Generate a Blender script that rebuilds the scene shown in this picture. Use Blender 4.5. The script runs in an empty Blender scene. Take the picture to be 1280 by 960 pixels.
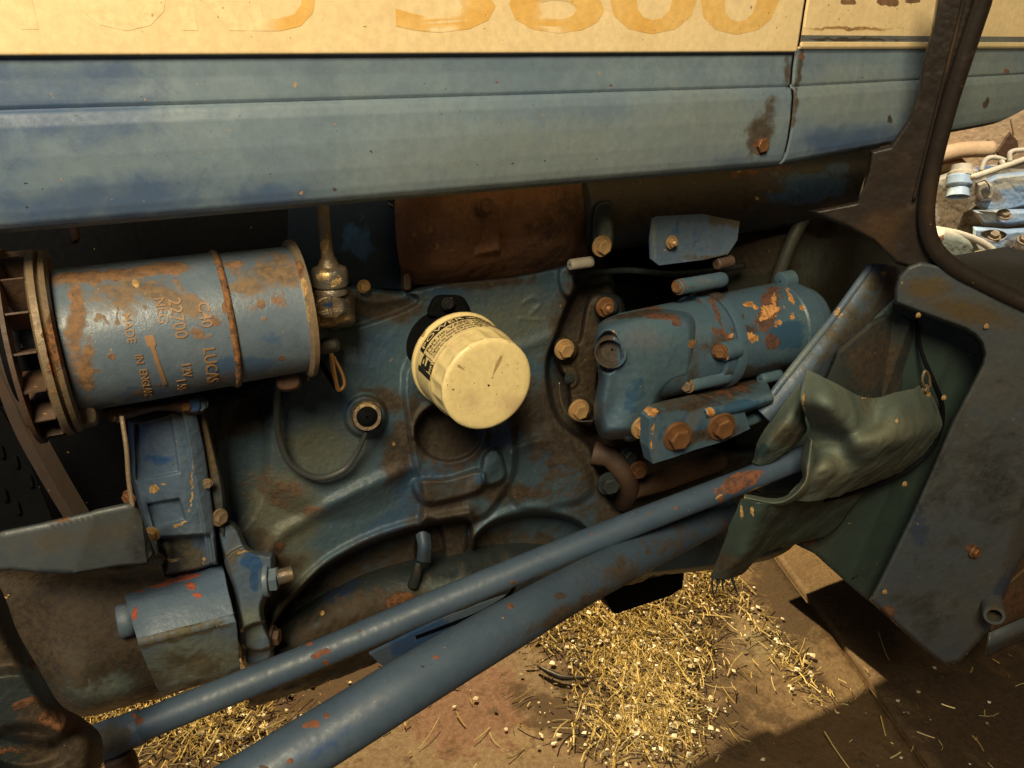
import bpy, bmesh, math, random
import numpy as np
from mathutils import Vector, Matrix, Euler
random.seed(7); RNG = np.random.default_rng(7)
SC = bpy.context.scene
COL = SC.collection
R = math.radians

# ------------------------------------------------------------------ camera, world, lamps
CAM = np.array([0.0, -0.62, 1.15]); PITCH = 23.8; HEAD = 26.6; FP = 960.0
cd = bpy.data.cameras.new('camera'); cam = bpy.data.objects.new('camera', cd); COL.objects.link(cam)
cam.location = CAM.tolist(); cam.rotation_euler = (R(90-PITCH), 0, R(-HEAD))
cd.sensor_width = 36; cd.lens = 27.0; cd.clip_start = 0.02; cd.clip_end = 60
SC.camera = cam
W = bpy.data.worlds.new('World'); SC.world = W; W.use_nodes = True
W.node_tree.nodes['Background'].inputs[0].default_value = (0.55, 0.66, 0.85, 1)
W.node_tree.nodes['Background'].inputs[1].default_value = 0.010
def lamp(name, kind, loc, target, energy, color, size=0.5, **k):
    l = bpy.data.lights.new(name, kind); l.energy = energy; l.color = color
    if kind == 'AREA': l.shape = 'RECTANGLE'; l.size = size; l.size_y = k.get('sy', size)
    else: l.shadow_soft_size = size
    if kind == 'SPOT': l.spot_size = R(k['cone']); l.spot_blend = k.get('blend', .3)
    o = bpy.data.objects.new(name, l); COL.objects.link(o); o.location = loc
    o.rotation_euler = (Vector(target)-Vector(loc)).to_track_quat('-Z', 'Y').to_euler()
    return o
lamp('doorway_light', 'AREA', (-0.38, -1.08, 1.98), (0.45, 0, 0.95), 33, (1.0, 0.84, 0.55), 0.45, sy=0.45)
lamp('window_light', 'AREA', (-1.6, -0.95, 1.55), (0.0, 0, 0.85), 3.6, (0.46, 0.66, 1.0), 0.7, sy=0.7)
lamp('sun_under_tractor', 'SPOT', (0.95, 2.75, 3.10), (0.75, 0.5, 0.0), 1350, (1.0, 0.76, 0.38), 0.03, cone=50, blend=.1)
lamp('sun_behind', 'SPOT', (1.7, -0.1, 3.4), (2.6, 0.95, 0.8), 700, (1.0, 0.88, 0.66), 0.05, cone=40, blend=.3)
SC.view_settings.view_transform = 'Standard'; SC.view_settings.look = 'None'
SC.view_settings.exposure = 0.16; SC.view_settings.gamma = 1.0
SC.view_settings.use_curve_mapping = False

# ------------------------------------------------------------------ measuring the photograph
hd, pt = R(HEAD), R(PITCH)
FW = np.array([math.sin(hd)*math.cos(pt), math.cos(hd)*math.cos(pt), -math.sin(pt)])
RT = np.array([math.cos(hd), -math.sin(hd), 0.0]); UP = np.cross(RT, FW)
def ray(px, py): return FW + RT*((px-640)/FP) + UP*((480-py)/FP)
def at(px, py, Y):                         # point of the vertical plane at depth Y seen at a photo position
    d = ray(px, py); return CAM + d*((Y-CAM[1])/d[1])
def ground(px, py, Z=0.0):
    d = ray(px, py); return CAM + d*((Z-CAM[2])/d[2])
def far(px, py, t): return CAM + ray(px, py)*t
def pix(px, py, Y): return ((Y-CAM[1])/ray(px, py)[1])/FP     # metres per photo pixel there
def at_arr(px, py, Y):
    a = (px-640)/FP; b = (480-py)/FP
    d = FW[None]+a[:, None]*RT[None]+b[:, None]*UP[None]
    return CAM[None]+d*((Y-CAM[1])/d[:, 1])[:, None]
def where(V):                              # vertices measured back, used to lay stains of their own shape
    q = V-CAM[None]; z = q@FW
    return 640+FP*(q@RT)/z, 480-FP*(q@UP)/z

# ------------------------------------------------------------------ small numeric tools
def smooth(e0, e1, x):
    t = np.clip((x-e0)/(e1-e0), 0, 1); return t*t*(3-2*t)
def vnoise(x, y, seed=0):
    xi = np.floor(x).astype(np.int64); yi = np.floor(y).astype(np.int64); fx = x-xi; fy = y-yi
    def h(a, b):
        n = (a*374761393+b*668265263+seed*974711) & 0x7fffffff
        n = ((n ^ (n >> 13))*1274126177) & 0x7fffffff
        return ((n ^ (n >> 16)) & 0xffff)/65535.0
    u = fx*fx*(3-2*fx); v = fy*fy*(3-2*fy)
    return (h(xi, yi)*(1-u)+h(xi+1, yi)*u)*(1-v)+(h(xi, yi+1)*(1-u)+h(xi+1, yi+1)*u)*v
def fbm(x, y, o=4, seed=0):
    s = 0; a = .5
    for i in range(o): s = s+a*(vnoise(x*2**i, y*2**i, seed+i)-.5); a *= .5
    return s
def crom(pts, n, closed=False):
    P = np.array(pts, float); m = len(P)
    if closed: Q = np.vstack([P[-1:], P, P[:2]]); segs = m
    else: Q = np.vstack([2*P[:1]-P[1:2], P, 2*P[-1:]-P[-2:-1]]); segs = m-1
    out = []
    tt = np.linspace(0, segs, n, endpoint=not closed)
    for t in tt:
        i = min(int(t), segs-1); f = t-i; a, b, c, d = Q[i], Q[i+1], Q[i+2], Q[i+3]
        out.append(.5*((2*b)+(c-a)*f+(2*a-5*b+4*c-d)*f*f+(3*b-a-3*c+d)*f**3))
    return np.array(out)
def sdf(px, py, poly):                     # >0 inside
    P = np.array(poly, float); Q = np.roll(P, -1, 0); d = np.full(px.shape, 1e9); ins = np.zeros(px.shape, bool)
    for (x0, y0), (x1, y1) in zip(P, Q):
        ex, ey = x1-x0, y1-y0; L = ex*ex+ey*ey+1e-9
        t = np.clip(((px-x0)*ex+(py-y0)*ey)/L, 0, 1)
        d = np.minimum(d, np.hypot(px-x0-t*ex, py-y0-t*ey))
        c = ((y0 > py) != (y1 > py)) & (px < (x1-x0)*(py-y0)/(y1-y0+1e-12)+x0)
        ins ^= c
    return np.where(ins, d, -d)
def pdist(px, py, line):
    d = np.full(px.shape, 1e9)
    for (x0, y0), (x1, y1) in zip(line[:-1], line[1:]):
        ex, ey = x1-x0, y1-y0; t = np.clip(((px-x0)*ex+(py-y0)*ey)/(ex*ex+ey*ey+1e-9), 0, 1)
        d = np.minimum(d, np.hypot(px-x0-t*ex, py-y0-t*ey))
    return d

# ------------------------------------------------------------------ materials
class N:
    def __init__(s, name):
        s.m = bpy.data.materials.new(name); s.m.use_nodes = True; s.t = s.m.node_tree
        s.b = s.t.nodes['Principled BSDF']; s.co = s.t.nodes.new('ShaderNodeTexCoord').outputs['Object']
    def put(s, sock, v):
        if isinstance(v, (int, float)): sock.default_value = v
        elif isinstance(v, tuple): sock.default_value = v if len(v) == 4 or sock.type == 'VECTOR' else (*v, 1)
        else: s.t.links.new(v, sock)
    def noise(s, scale, det=5, rough=.6, dist=0, stretch=None):
        n = s.t.nodes.new('ShaderNodeTexNoise'); n.inputs['Scale'].default_value = scale
        n.inputs['Detail'].default_value = det; n.inputs['Roughness'].default_value = rough; n.inputs['Distortion'].default_value = dist
        c = s.co
        if stretch:
            mp = s.t.nodes.new('ShaderNodeMapping'); mp.inputs['Scale'].default_value = stretch; s.t.links.new(c, mp.inputs[0]); c = mp.outputs[0]
        s.t.links.new(c, n.inputs['Vector']); return n.outputs['Fac']
    def voro(s, scale, feature='F1'):
        n = s.t.nodes.new('ShaderNodeTexVoronoi'); n.inputs['Scale'].default_value = scale; n.feature = feature
        s.t.links.new(s.co, n.inputs['Vector']); return n.outputs['Distance']
    def attr(s, nm):
        n = s.t.nodes.new('ShaderNodeAttribute'); n.attribute_name = nm; return n.outputs['Fac']
    def mth(s, op, a, b=0.0, clamp=False):
        n = s.t.nodes.new('ShaderNodeMath'); n.operation = op; n.use_clamp = clamp; s.put(n.inputs[0], a); s.put(n.inputs[1], b); return n.outputs[0]
    def rng(s, v, a, b, c=0.0, d=1.0):
        n = s.t.nodes.new('ShaderNodeMapRange'); n.interpolation_type = 'SMOOTHSTEP'
        s.put(n.inputs['Value'], v); n.inputs['From Min'].default_value = a; n.inputs['From Max'].default_value = b
        n.inputs['To Min'].default_value = c; n.inputs['To Max'].default_value = d; return n.outputs[0]
    def mix(s, f, a, b):
        n = s.t.nodes.new('ShaderNodeMix'); n.data_type = 'RGBA'; s.put(n.inputs[0], f); s.put(n.inputs[6], a); s.put(n.inputs[7], b); return n.outputs[2]
    def bump(s, h, dist, strength=1.0, prev=None):
        n = s.t.nodes.new('ShaderNodeBump'); n.inputs['Distance'].default_value = dist; n.inputs['Strength'].default_value = strength
        s.put(n.inputs['Height'], h)
        if prev is not None: s.t.links.new(prev, n.inputs['Normal'])
        return n.outputs[0]

MARGS = {}
def paint(name, c1, c2, **kw):
    m = paint_(name, c1, c2, **kw); MARGS[m.name] = (name, c1, c2, kw); return m
def paint_(name, c1, c2, fresh=(.03, .09, .22), fade=(.17, .20, .17), gcol=(.030, .020, .011), rcol=(.17, .070, .028), rcol2=(.065, .028, .012),
          chip=(.62, .38, .15), g=0.3, r=0.0, c=0.0, rough=.42, bump=.5, metal=0.0, sc=1.0, streak=False, rsoft=.065, fsoft=.13, specks=.735):
    n = N(name)
    big = n.noise(9*sc, 4); mid = n.noise(38*sc, 7, .65, .3); fine = n.noise(190*sc, 6, .65); ff = n.noise(900*sc, 3, .6)
    base = n.mix(n.rng(n.mth('ADD', n.mth('MULTIPLY', big, .6), n.mth('MULTIPLY', mid, .4)), .38, .62), c1, c2)
    base = n.mix(n.rng(n.mth('ADD', n.mth('MULTIPLY', n.attr('fresh'), .8), mid), .915-fsoft/2, .915+fsoft/2), base, fresh)
    base = n.mix(n.rng(n.mth('ADD', n.mth('MULTIPLY', n.attr('fade'), .8), n.mth('MULTIPLY', mid, .5)), .4, .9), base, fade)
    if streak:
        st = n.noise(30, 6, .7, 0, (1, 1, .12)); base = n.mix(n.rng(st, .45, .75, 0, .25), base, tuple(x*.62 for x in c1))
        ln = n.noise(26, 5, .6, 0, (.25, 1, 1)); base = n.mix(n.rng(ln, .5, .8, 0, .15), base, tuple(min(1, x*1.45) for x in c2))
    # fine mottling
    base = n.mix(n.rng(fine, .3, .7, 0, .32), base, tuple(x*.55 for x in c1))
    gv = n.mth('ADD', n.mth('ADD', mid, (g-.5)*.6), n.mth('MULTIPLY', n.attr('grime_shade'), .62))
    gm = n.rng(n.mth('ADD', gv, n.mth('MULTIPLY', n.mth('SUBTRACT', fine, .5), .35)), .46, .72, 0, .93)
    col = n.mix(gm, base, n.mix(n.rng(fine, .35, .65), gcol, tuple(min(1, x*2.0) for x in gcol)))
    n2 = n.noise(70*sc, 8, .7)
    rv = n.mth('ADD', n.mth('ADD', n2, (r-.5)*.6), n.mth('MULTIPLY', n.attr('rust'), .7))
    rm = n.rng(rv, .565-rsoft/2, .565+rsoft/2, 0, .92)
    col = n.mix(rm, col, n.mix(n.rng(fine, .35, .62), rcol2, rcol))
    n3 = n.noise(130*sc, 6, .7)
    cv = n.mth('ADD', n.mth('ADD', n3, (c-.5)*.6), n.mth('MULTIPLY', n.attr('chip'), .7))
    cm = n.rng(cv, .55, .59)
    col = n.mix(cm, col, n.mix(n.rng(fine, .38, .6), chip, tuple(x*.45 for x in chip)))
    sp = n.rng(n.noise(310*sc, 2, .5), specks, specks+.03, 0, .85); col = n.mix(sp, col, tuple(x*.5 for x in gcol))
    sp2 = n.rng(n.noise(230*sc, 2, .5, .5), .75, .775, 0, .8); col = n.mix(sp2, col, n.mix(.5, chip, rcol))
    n.put(n.b.inputs['Base Color'], col)
    rg = n.mth('ADD', n.mth('MULTIPLY', n.mth('MAXIMUM', rm, n.mth('MULTIPLY', gm, .55)), .45), n.rng(fine, .2, .8, rough-.08, rough+.16), True)
    n.put(n.b.inputs['Roughness'], rg); n.b.inputs['Metallic'].default_value = metal
    h = n.mth('ADD', n.mth('MULTIPLY', mid, .6), n.mth('ADD', n.mth('MULTIPLY', fine, .35), n.mth('MULTIPLY', ff, .12)))
    h = n.mth('ADD', h, n.mth('MULTIPLY', n.mth('MULTIPLY', rm, fine), .5)); h = n.mth('SUBTRACT', h, n.mth('MULTIPLY', cm, .15))
    n.put(n.b.inputs['Normal'], n.bump(h, .0028*bump))
    return n.m

M = {}
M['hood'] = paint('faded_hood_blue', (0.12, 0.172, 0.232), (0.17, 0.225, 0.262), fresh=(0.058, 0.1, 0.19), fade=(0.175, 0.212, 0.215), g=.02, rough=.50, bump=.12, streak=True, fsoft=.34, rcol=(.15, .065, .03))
M['cream'] = paint('cream_enamel', (0.8, 0.61, 0.33), (0.86, 0.67, 0.38), fresh=(.74, .38, .09), fade=(.62, .53, .30), gcol=(.2, .11, .04), g=-.15, rough=.42, bump=.10)
M['stain'] = paint('decal_glue_stain', (0.74, 0.42, 0.1), (0.8, 0.52, 0.18), g=-.1, rough=.5, bump=.15, gcol=(.5, .25, .07), fade=(0.86, 0.67, 0.38))
M['ghost'] = paint('decal_ghost_edge', (.70, .52, .28), (.81, .61, .34), g=-.1, rough=.5, bump=.15, gcol=(.5, .35, .15))
M['stripe'] = paint('grey_stripe', (.12, .13, .13), (.16, .16, .15), g=.1, rough=.5, bump=.1)
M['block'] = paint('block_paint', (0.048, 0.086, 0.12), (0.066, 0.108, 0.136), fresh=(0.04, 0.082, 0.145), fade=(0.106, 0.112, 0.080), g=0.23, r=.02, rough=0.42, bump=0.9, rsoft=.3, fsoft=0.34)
M['dynamo'] = paint('dynamo_paint', (0.092, 0.129, 0.175), (0.138, 0.175, 0.216), fresh=(0.055, 0.105, 0.19), gcol=(.09, .055, .025), rcol=(0.23, 0.12, 0.05), rcol2=(.12, .06, .025), g=0.28, r=0.13, c=.02, rough=.33, bump=0.3, rsoft=.20)
M['starter'] = paint('starter_paint', (0.06, 0.104, 0.15), (0.08, 0.135, 0.165), fresh=(0.03, 0.08, 0.14), fade=(0.103, 0.121, 0.137), g=.16, r=.03, c=.0, rough=.34, bump=.3, rcol=(.14, .05, .02), rcol2=(.05, .025, .015), chip=(.62, .30, .10))
M['tube'] = paint('tube_paint', (0.045, 0.073, 0.115), (0.066, 0.098, 0.140), fresh=(0.028, 0.063, 0.154), g=0.19, r=.03, rough=0.47, bump=.16, rcol=(.20, .07, .03))
M['bracket'] = paint('bracket_paint', (0.08, 0.122, 0.185), (0.112, 0.155, 0.205), fresh=(0.03, 0.085, 0.21), g=.25, r=.03, rough=.4, bump=.5, rcol=(.42, .085, .03), rcol2=(.25, .05, .02), gcol=(.05, .04, .022))
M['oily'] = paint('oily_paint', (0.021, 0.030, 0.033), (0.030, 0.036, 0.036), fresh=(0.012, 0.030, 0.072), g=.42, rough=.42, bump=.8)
M['darkblue'] = paint('dark_blue_sheet', (0.013, 0.025, 0.049), (0.017, 0.035, 0.063), g=.22, rough=.45, bump=.2)
M['black'] = paint('black_oily_shade', (0.0025, 0.0028, 0.0036), (0.004, 0.004, 0.005), g=.3, rough=0.8, bump=0.15, gcol=(0.004, 0.003, 0.002))  # black oily parts; near-black also painted as shade on the boxes behind the engine
M['manifold'] = paint('rusty_cast_iron', (0.125, 0.056, 0.028), (0.2, 0.092, 0.042), fresh=(0.120, 0.064, 0.024), g=.05, gcol=(.03, .015, .01), rough=.85, bump=1.0, chip=(.4, .2, .06), c=.10)
M['rusty'] = paint('brown_rusty_steel', (.10, .05, .026), (.065, .045, .035), g=.3, rough=.6, bump=.6, c=.05)
M['pillar'] = paint('pillar_brown', (0.019, 0.014, 0.011), (0.028, 0.02, 0.015), fresh=(0.021, 0.035, 0.070), fade=(0.063, 0.035, 0.017), g=.3, rough=.45, bump=.25)
M['cab'] = paint('cab_panel_paint', (0.06, 0.076, 0.092), (0.082, 0.085, 0.08), fresh=(0.032, 0.056, 0.104), fade=(0.096, 0.068, 0.032), g=.36, rough=.42, bump=.22, gcol=(0.022, 0.024, 0.025))
M['firewall'] = paint('firewall_green', (0.033, 0.041, 0.031), (0.045, 0.045, 0.033), g=.4, rough=.55, bump=.4)
M['canvas'] = paint('green_coated_cloth', (0.092, 0.12, 0.1), (0.125, 0.15, 0.118), fresh=(0.031, 0.079, 0.076), fade=(0.16, 0.165, 0.115), g=.14, rough=0.68, bump=0.55, gcol=(.05, .04, .02))
M['canvasdark'] = paint('dark_green_sheet', (0.032, 0.052, 0.045), (0.045, 0.066, 0.055), fresh=(0.021, 0.035, 0.037), g=.2, rough=.45, bump=.12)
M['cloth_in'] = paint('dark_cloth', (0.02, 0.026, 0.024), (0.03, 0.034, 0.03), g=0.05, rough=.8, bump=.3)
M['gold'] = paint('bare_bolt_metal', (0.5, 0.31, 0.14), (.42, .27, .12), g=.20, rough=.30, bump=.5, metal=.3, r=.06, gcol=(.06, .035, .015), sc=2.2)
M['rustbolt'] = paint('rusty_bolt', (.22, .10, .04), (.15, .07, .03), g=.2, rough=.5, bump=.9, metal=.35, chip=(.6, .36, .14), c=.1, sc=2)
M['bluebolt'] = paint('painted_bolt', (.09, .13, .17), (.12, .16, .2), g=.3, rough=.4, bump=.5)
M['brassy'] = paint('worn_drive_metal', (.115, .12, .12), (.30, .20, .10), g=.28, rough=.30, bump=.6, metal=.5, chip=(.75, .52, .24), c=.22, sc=1.5)
M['flange'] = paint('worn_flange', (.17, .13, .09), (.24, .165, .09), g=.25, r=.15, c=.12, rough=.42, bump=.6, rcol=(.28, .12, .04), metal=.15)
M['filter'] = paint('filter_cream', (0.8, 0.64, 0.3), (0.86, 0.69, 0.34), gcol=(.22, .14, .06), fade=(.62, .45, .24), g=0.02, rough=.36, bump=.10, specks=.70)
M['rubber'] = paint('belt_rubber', (.075, .045, .03), (.05, .035, .025), g=.2, rough=.6, bump=.2)
M['wire'] = paint('wire_sheath', (.045, .05, .05), (.06, .06, .055), g=.2, rough=.5, bump=.1)
M['orange'] = paint('orange_wire', (.34, .16, .05), (.4, .22, .08), g=.0, rough=.5, bump=.1)
M['plastic'] = paint('grey_plug', (.14, .14, .13), (.18, .175, .16), g=.1, rough=.5, bump=.1)
M['slab'] = paint('barn_concrete', (0.115, 0.066, 0.03), (0.165, 0.105, 0.048), fresh=(0.125, 0.048, 0.022), fade=(0.198, 0.153, 0.084), gcol=(0.032, 0.018, 0.008), g=0.42, rough=.6, bump=2.2, sc=.55)
M['wall'] = paint('barn_wall', (.48, .33, .20), (.58, .42, .27), gcol=(.25, .14, .07), g=.1, rough=.8, bump=1.0, sc=.4)
M['farblue'] = paint('sunlit_blue', (.20, .30, .47), (.30, .40, .52), fade=(.5, .46, .36), gcol=(.12, .09, .06), g=.24, rough=.45, bump=.8, sc=.7, chip=(.6, .5, .35), c=.06)
M['fargrey'] = paint('dusty_metal', (.34, .30, .25), (.42, .38, .30), gcol=(.10, .07, .04), g=.25, rough=.6, bump=.8, sc=.7)
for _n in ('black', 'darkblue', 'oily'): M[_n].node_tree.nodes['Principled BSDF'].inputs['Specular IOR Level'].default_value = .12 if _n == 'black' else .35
def flat(name, c, rough=.5, metal=0.0):
    n = N(name); n.put(n.b.inputs['Base Color'], n.mix(n.rng(n.noise(160, 5), .3, .7), c, tuple(x*.7 for x in c)))
    n.b.inputs['Roughness'].default_value = rough; n.b.inputs['Metallic'].default_value = metal; return n.m
M['ink'] = flat('black_print', (.018, .016, .014)); M['inkbrown'] = paint('embossed_rust', (.24, .13, .06), (.34, .20, .10), fade=(.12, .14, .17), g=.35, rough=.5, bump=.3)
M['paper'] = M['filter']
def straw_mat():
    n = N('straw'); g = n.t.nodes.new('ShaderNodeNewGeometry').outputs['Random Per Island']
    c = n.mix(n.rng(g, 0, .5), (.12, .08, .03), (.50, .36, .12)); c = n.mix(n.rng(g, .5, 1.0), c, (.74, .60, .28))
    n.put(n.b.inputs['Base Color'], c); n.b.inputs['Roughness'].default_value = .5; return n.m
M['straw'] = straw_mat()
def chaff_mat():
    n = N('chaff'); g = n.t.nodes.new('ShaderNodeNewGeometry').outputs['Random Per Island']
    c = n.mix(n.rng(g, .15, .3), (.10, .085, .075), (.62, .54, .40)); c = n.mix(n.rng(g, .5, .9), c, (.85, .8, .68))
    n.put(n.b.inputs['Base Color'], c); n.b.inputs['Roughness'].default_value = .6; return n.m
M['chaff'] = chaff_mat()

# ------------------------------------------------------------------ object helpers
def empty(name, loc, label, cat, group=None):
    o = bpy.data.objects.new(name, None); COL.objects.link(o); o.location = loc; o['label'] = label; o['category'] = cat
    o.empty_display_size = .1
    if group: o['group'] = group
    return o
CH = ('rust', 'grime_shade', 'chip', 'fresh', 'fade')  # the dark channel holds dirt, and on the block painted shade too
def stains(me, wear):
    nv = len(me.vertices); V = np.empty(nv*3, np.float32); me.vertices.foreach_get('co', V); V = V.reshape(-1, 3).astype(float)
    px, py = where(V)
    wx = px+fbm(px/9, py/9, 3, 5)*7; wy = py+fbm(px/9, py/9, 3, 25)*7
    for ch in CH:
        L = [w for w in wear if w[0] == ch]
        if not L: continue
        a = np.zeros(nv)
        for w in L:
            _, cx, cy, rx, ry = w[:5]; ang = R(w[5]) if len(w) > 5 else 0; s = w[6] if len(w) > 6 else 1
            dx, dy = wx-cx, wy-cy; u = (dx*math.cos(ang)+dy*math.sin(ang))/rx; v = (-dx*math.sin(ang)+dy*math.cos(ang))/ry
            a = np.maximum(a, np.clip(1.25-np.hypot(u, v)*.75, 0, 1)*s)
        at_ = me.attributes.new(ch, 'FLOAT', 'POINT'); at_.data.foreach_set('value', a.astype(np.float32))
def add(name, me, mat, parent=None, label=None, wear=None, smooth_=True, mats=None):
    o = bpy.data.objects.new(name, me); COL.objects.link(o)
    if not me.materials:
        for m_ in (mats or [mat]): me.materials.append(M[m_] if isinstance(m_, str) else m_)
    if smooth_: me.shade_smooth()
    if wear: stains(me, wear)
    if parent is not None: o.parent = parent; o.matrix_parent_inverse = Matrix.Translation(-Vector(world_loc(parent)))
    if label: o['label'] = label
    return o
def world_loc(p):
    m = Vector((0, 0, 0)); q = p
    if q.type == 'EMPTY': m = q.location.copy()
    return m
def mesh(V, Fc, name='mesh'):
    me = bpy.data.meshes.new(name); me.from_pydata([tuple(map(float, v)) for v in V], [], [tuple(map(int, f)) for f in Fc]); me.update(); return me
def gridmesh(P, nu, nv, keep=None, closeu=False):
    # P: (nu*nv,3) index i*nv+j
    i = np.arange(nu if closeu else nu-1)[:, None]; j = np.arange(nv-1)[None]; i2 = (i+1) % nu
    a = i*nv+j; b = i2*nv+j; Fq = np.stack([a, b, b+1, a+1], -1).reshape(-1, 4)
    if keep is not None: Fq = Fq[keep[Fq].all(1)]; 
    used = np.zeros(len(P), bool); used[Fq.ravel()] = True; idx = np.cumsum(used)-1
    V = P[used].astype(np.float32); Fq = idx[Fq]
    me = bpy.data.meshes.new('grid'); me.vertices.add(len(V)); me.vertices.foreach_set('co', V.ravel())
    me.loops.add(Fq.size); me.loops.foreach_set('vertex_index', Fq.ravel().astype(np.int32))
    me.polygons.add(len(Fq)); me.polygons.foreach_set('loop_start', (np.arange(len(Fq))*4).astype(np.int32))
    me.update(calc_edges=True); me.validate(); return me, used
def solid(o, th, off=-1.0):
    m = o.modifiers.new('thick', 'SOLIDIFY'); m.thickness = th; m.offset = off; return o
def curve_tube(pts, rads, seg=24, n=80, closed=False, caps=True, bump=0.0):
    P = crom(pts, n, closed); rr = np.interp(np.linspace(0, 1, n), np.linspace(0, 1, len(rads)), rads)
    T = np.gradient(P, axis=0); T /= np.linalg.norm(T, axis=1)[:, None]
    up = np.array([0, 0, 1.0]) if abs(T[0][2]) < .9 else np.array([1.0, 0, 0])
    nrm = np.cross(T[0], up); nrm /= np.linalg.norm(nrm); V = []
    for k in range(n):
        nrm = nrm-T[k]*(nrm@T[k]); nrm /= np.linalg.norm(nrm); b = np.cross(T[k], nrm)
        for s in range(seg):
            a = 2*math.pi*s/seg; r_ = rr[k]*(1+bump*fbm(np.array([k*.4]), np.array([s*.5]), 2)[0]) if bump else rr[k]
            V.append(P[k]+(nrm*math.cos(a)+b*math.sin(a))*r_)
    Fc = [(k*seg+s, k*seg+(s+1) % seg, (k+1)*seg+(s+1) % seg, (k+1)*seg+s) for k in range(n-1) for s in range(seg)]
    if caps and not closed:
        Fc.append(tuple(range(seg-1, -1, -1))); Fc.append(tuple((n-1)*seg+s for s in range(seg)))
    return mesh(V, Fc)
def tube_px(pts, rpx, seg=20, n=70, **k):     # pts: (px,py,Y)
    P = [at(*p) for p in pts]; rr = [(rpx[i] if isinstance(rpx, (list, tuple)) else rpx)*pix(*p) for i, p in enumerate(pts)]
    return curve_tube(P, rr, seg, n, **k)
def lathe(A, B, prof, seg=96, dens=1):        # prof: (s 0..1 along A->B, radius m)
    A = np.array(A, float); B = np.array(B, float); d = B-A; L = np.linalg.norm(d); d = d/L
    up = np.array([0, 0, 1.0]) if abs(d[2]) < .9 else np.array([1.0, 0, 0])
    u = np.cross(d, up); u /= np.linalg.norm(u); v = np.cross(d, u)
    pr = []
    for (s0, r0), (s1, r1) in zip(prof[:-1], prof[1:]):
        k = max(1, int(dens*abs(s1-s0)*L/.0012)) if dens > 1 else max(1, int(abs(s1-s0)*L/.004))
        for q in range(k): pr.append((s0+(s1-s0)*q/k, r0+(r1-r0)*q/k))
    pr.append(prof[-1]); a = np.arange(seg)*2*math.pi/seg; rows = []
    for s_, r_ in pr: rows.append(A+d*s_*L+(np.cos(a)[:, None]*u+np.sin(a)[:, None]*v)*max(r_, 1e-5))
    P = np.concatenate(rows); n = len(pr)
    Fc = [(k*seg+s, k*seg+(s+1) % seg, (k+1)*seg+(s+1) % seg, (k+1)*seg+s) for k in range(n-1) for s in range(seg)]
    return mesh(P, Fc)
def autos(o, ang=40):
    o.data.set_sharp_from_angle(angle=R(ang)); return o
def bevel(o, w, seg=2):
    m = o.modifiers.new('bevel', 'BEVEL'); m.width = w; m.segments = seg; m.limit_method = 'ANGLE'; m.angle_limit = R(35); return o
def hf(name, box, Y0, poly=None, back=.03, soft=5, feats=(), ridges=(), step=1.6, noise=.0008, mat='block', parent=None, wear=None, label=None, yfun=None, nscale=14, smoothpoly=True):
    """a casting: a front surface at depth Y0 (metres), raised or sunk by its features, rounded back at the outline"""
    x0, y0, x1, y1 = box; nu = int((x1-x0)/step)+1; nv = int((y1-y0)/step)+1
    gx, gy = np.meshgrid(np.linspace(x0, x1, nu), np.linspace(y0, y1, nv), indexing='ij'); gx = gx.ravel(); gy = gy.ravel()
    Y = np.full(gx.shape, float(Y0)); keep = None
    if yfun is not None: Y = Y+yfun(gx, gy)
    for pol, dy, sf in feats:
        if len(pol) == 4 and not isinstance(pol[0], (tuple, list)):
            cx, cy, rx, ry = pol; s = (1-np.hypot((gx-cx)/rx, (gy-cy)/ry))*min(rx, ry)
        else: s = sdf(gx, gy, crom(pol, 5*len(pol), True) if smoothpoly else pol)
        Y = Y+dy*smooth(-sf*.32, sf*.32, s)
    for line, amp, w in ridges:
        l2 = crom(line, 6*len(line)); Y = Y+amp*.62*np.exp(-(pdist(gx, gy, l2)/w)**2)
    Y = Y+noise*4*fbm(gx/nscale/3, gy/nscale/3, 4, 3)+noise*fbm(gx/5, gy/5, 3, 9)
    if poly is not None:
        pp = crom(poly, 8*len(poly), True) if smoothpoly else poly
        s = sdf(gx, gy, pp); k = np.clip(1-s/soft, 0, 1)          # 0 inside .. 1 at edge
        Y = Y+back*(1-np.sqrt(np.clip(1-k**2, 0, 1)))+np.where(s < 0, back*1.0, 0)
        keep = s > -step*1.5
        S2 = s.reshape(nu, nv); ax, ay = np.gradient(S2); ax = ax.ravel()/step; ay = ay.ravel()/step; gn = np.maximum(np.hypot(ax, ay), .5)
        mv = (s < 0) & keep; gx = np.where(mv, gx-s*ax/gn, gx); gy = np.where(mv, gy-s*ay/gn, gy); Y = np.where(mv, Y-back*2+back, Y)
    P = at_arr(gx, gy, Y)
    me, used = gridmesh(P, nu, nv, keep)
    me.flip_normals()
    return add(name, me, mat, parent, label, wear)
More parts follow.
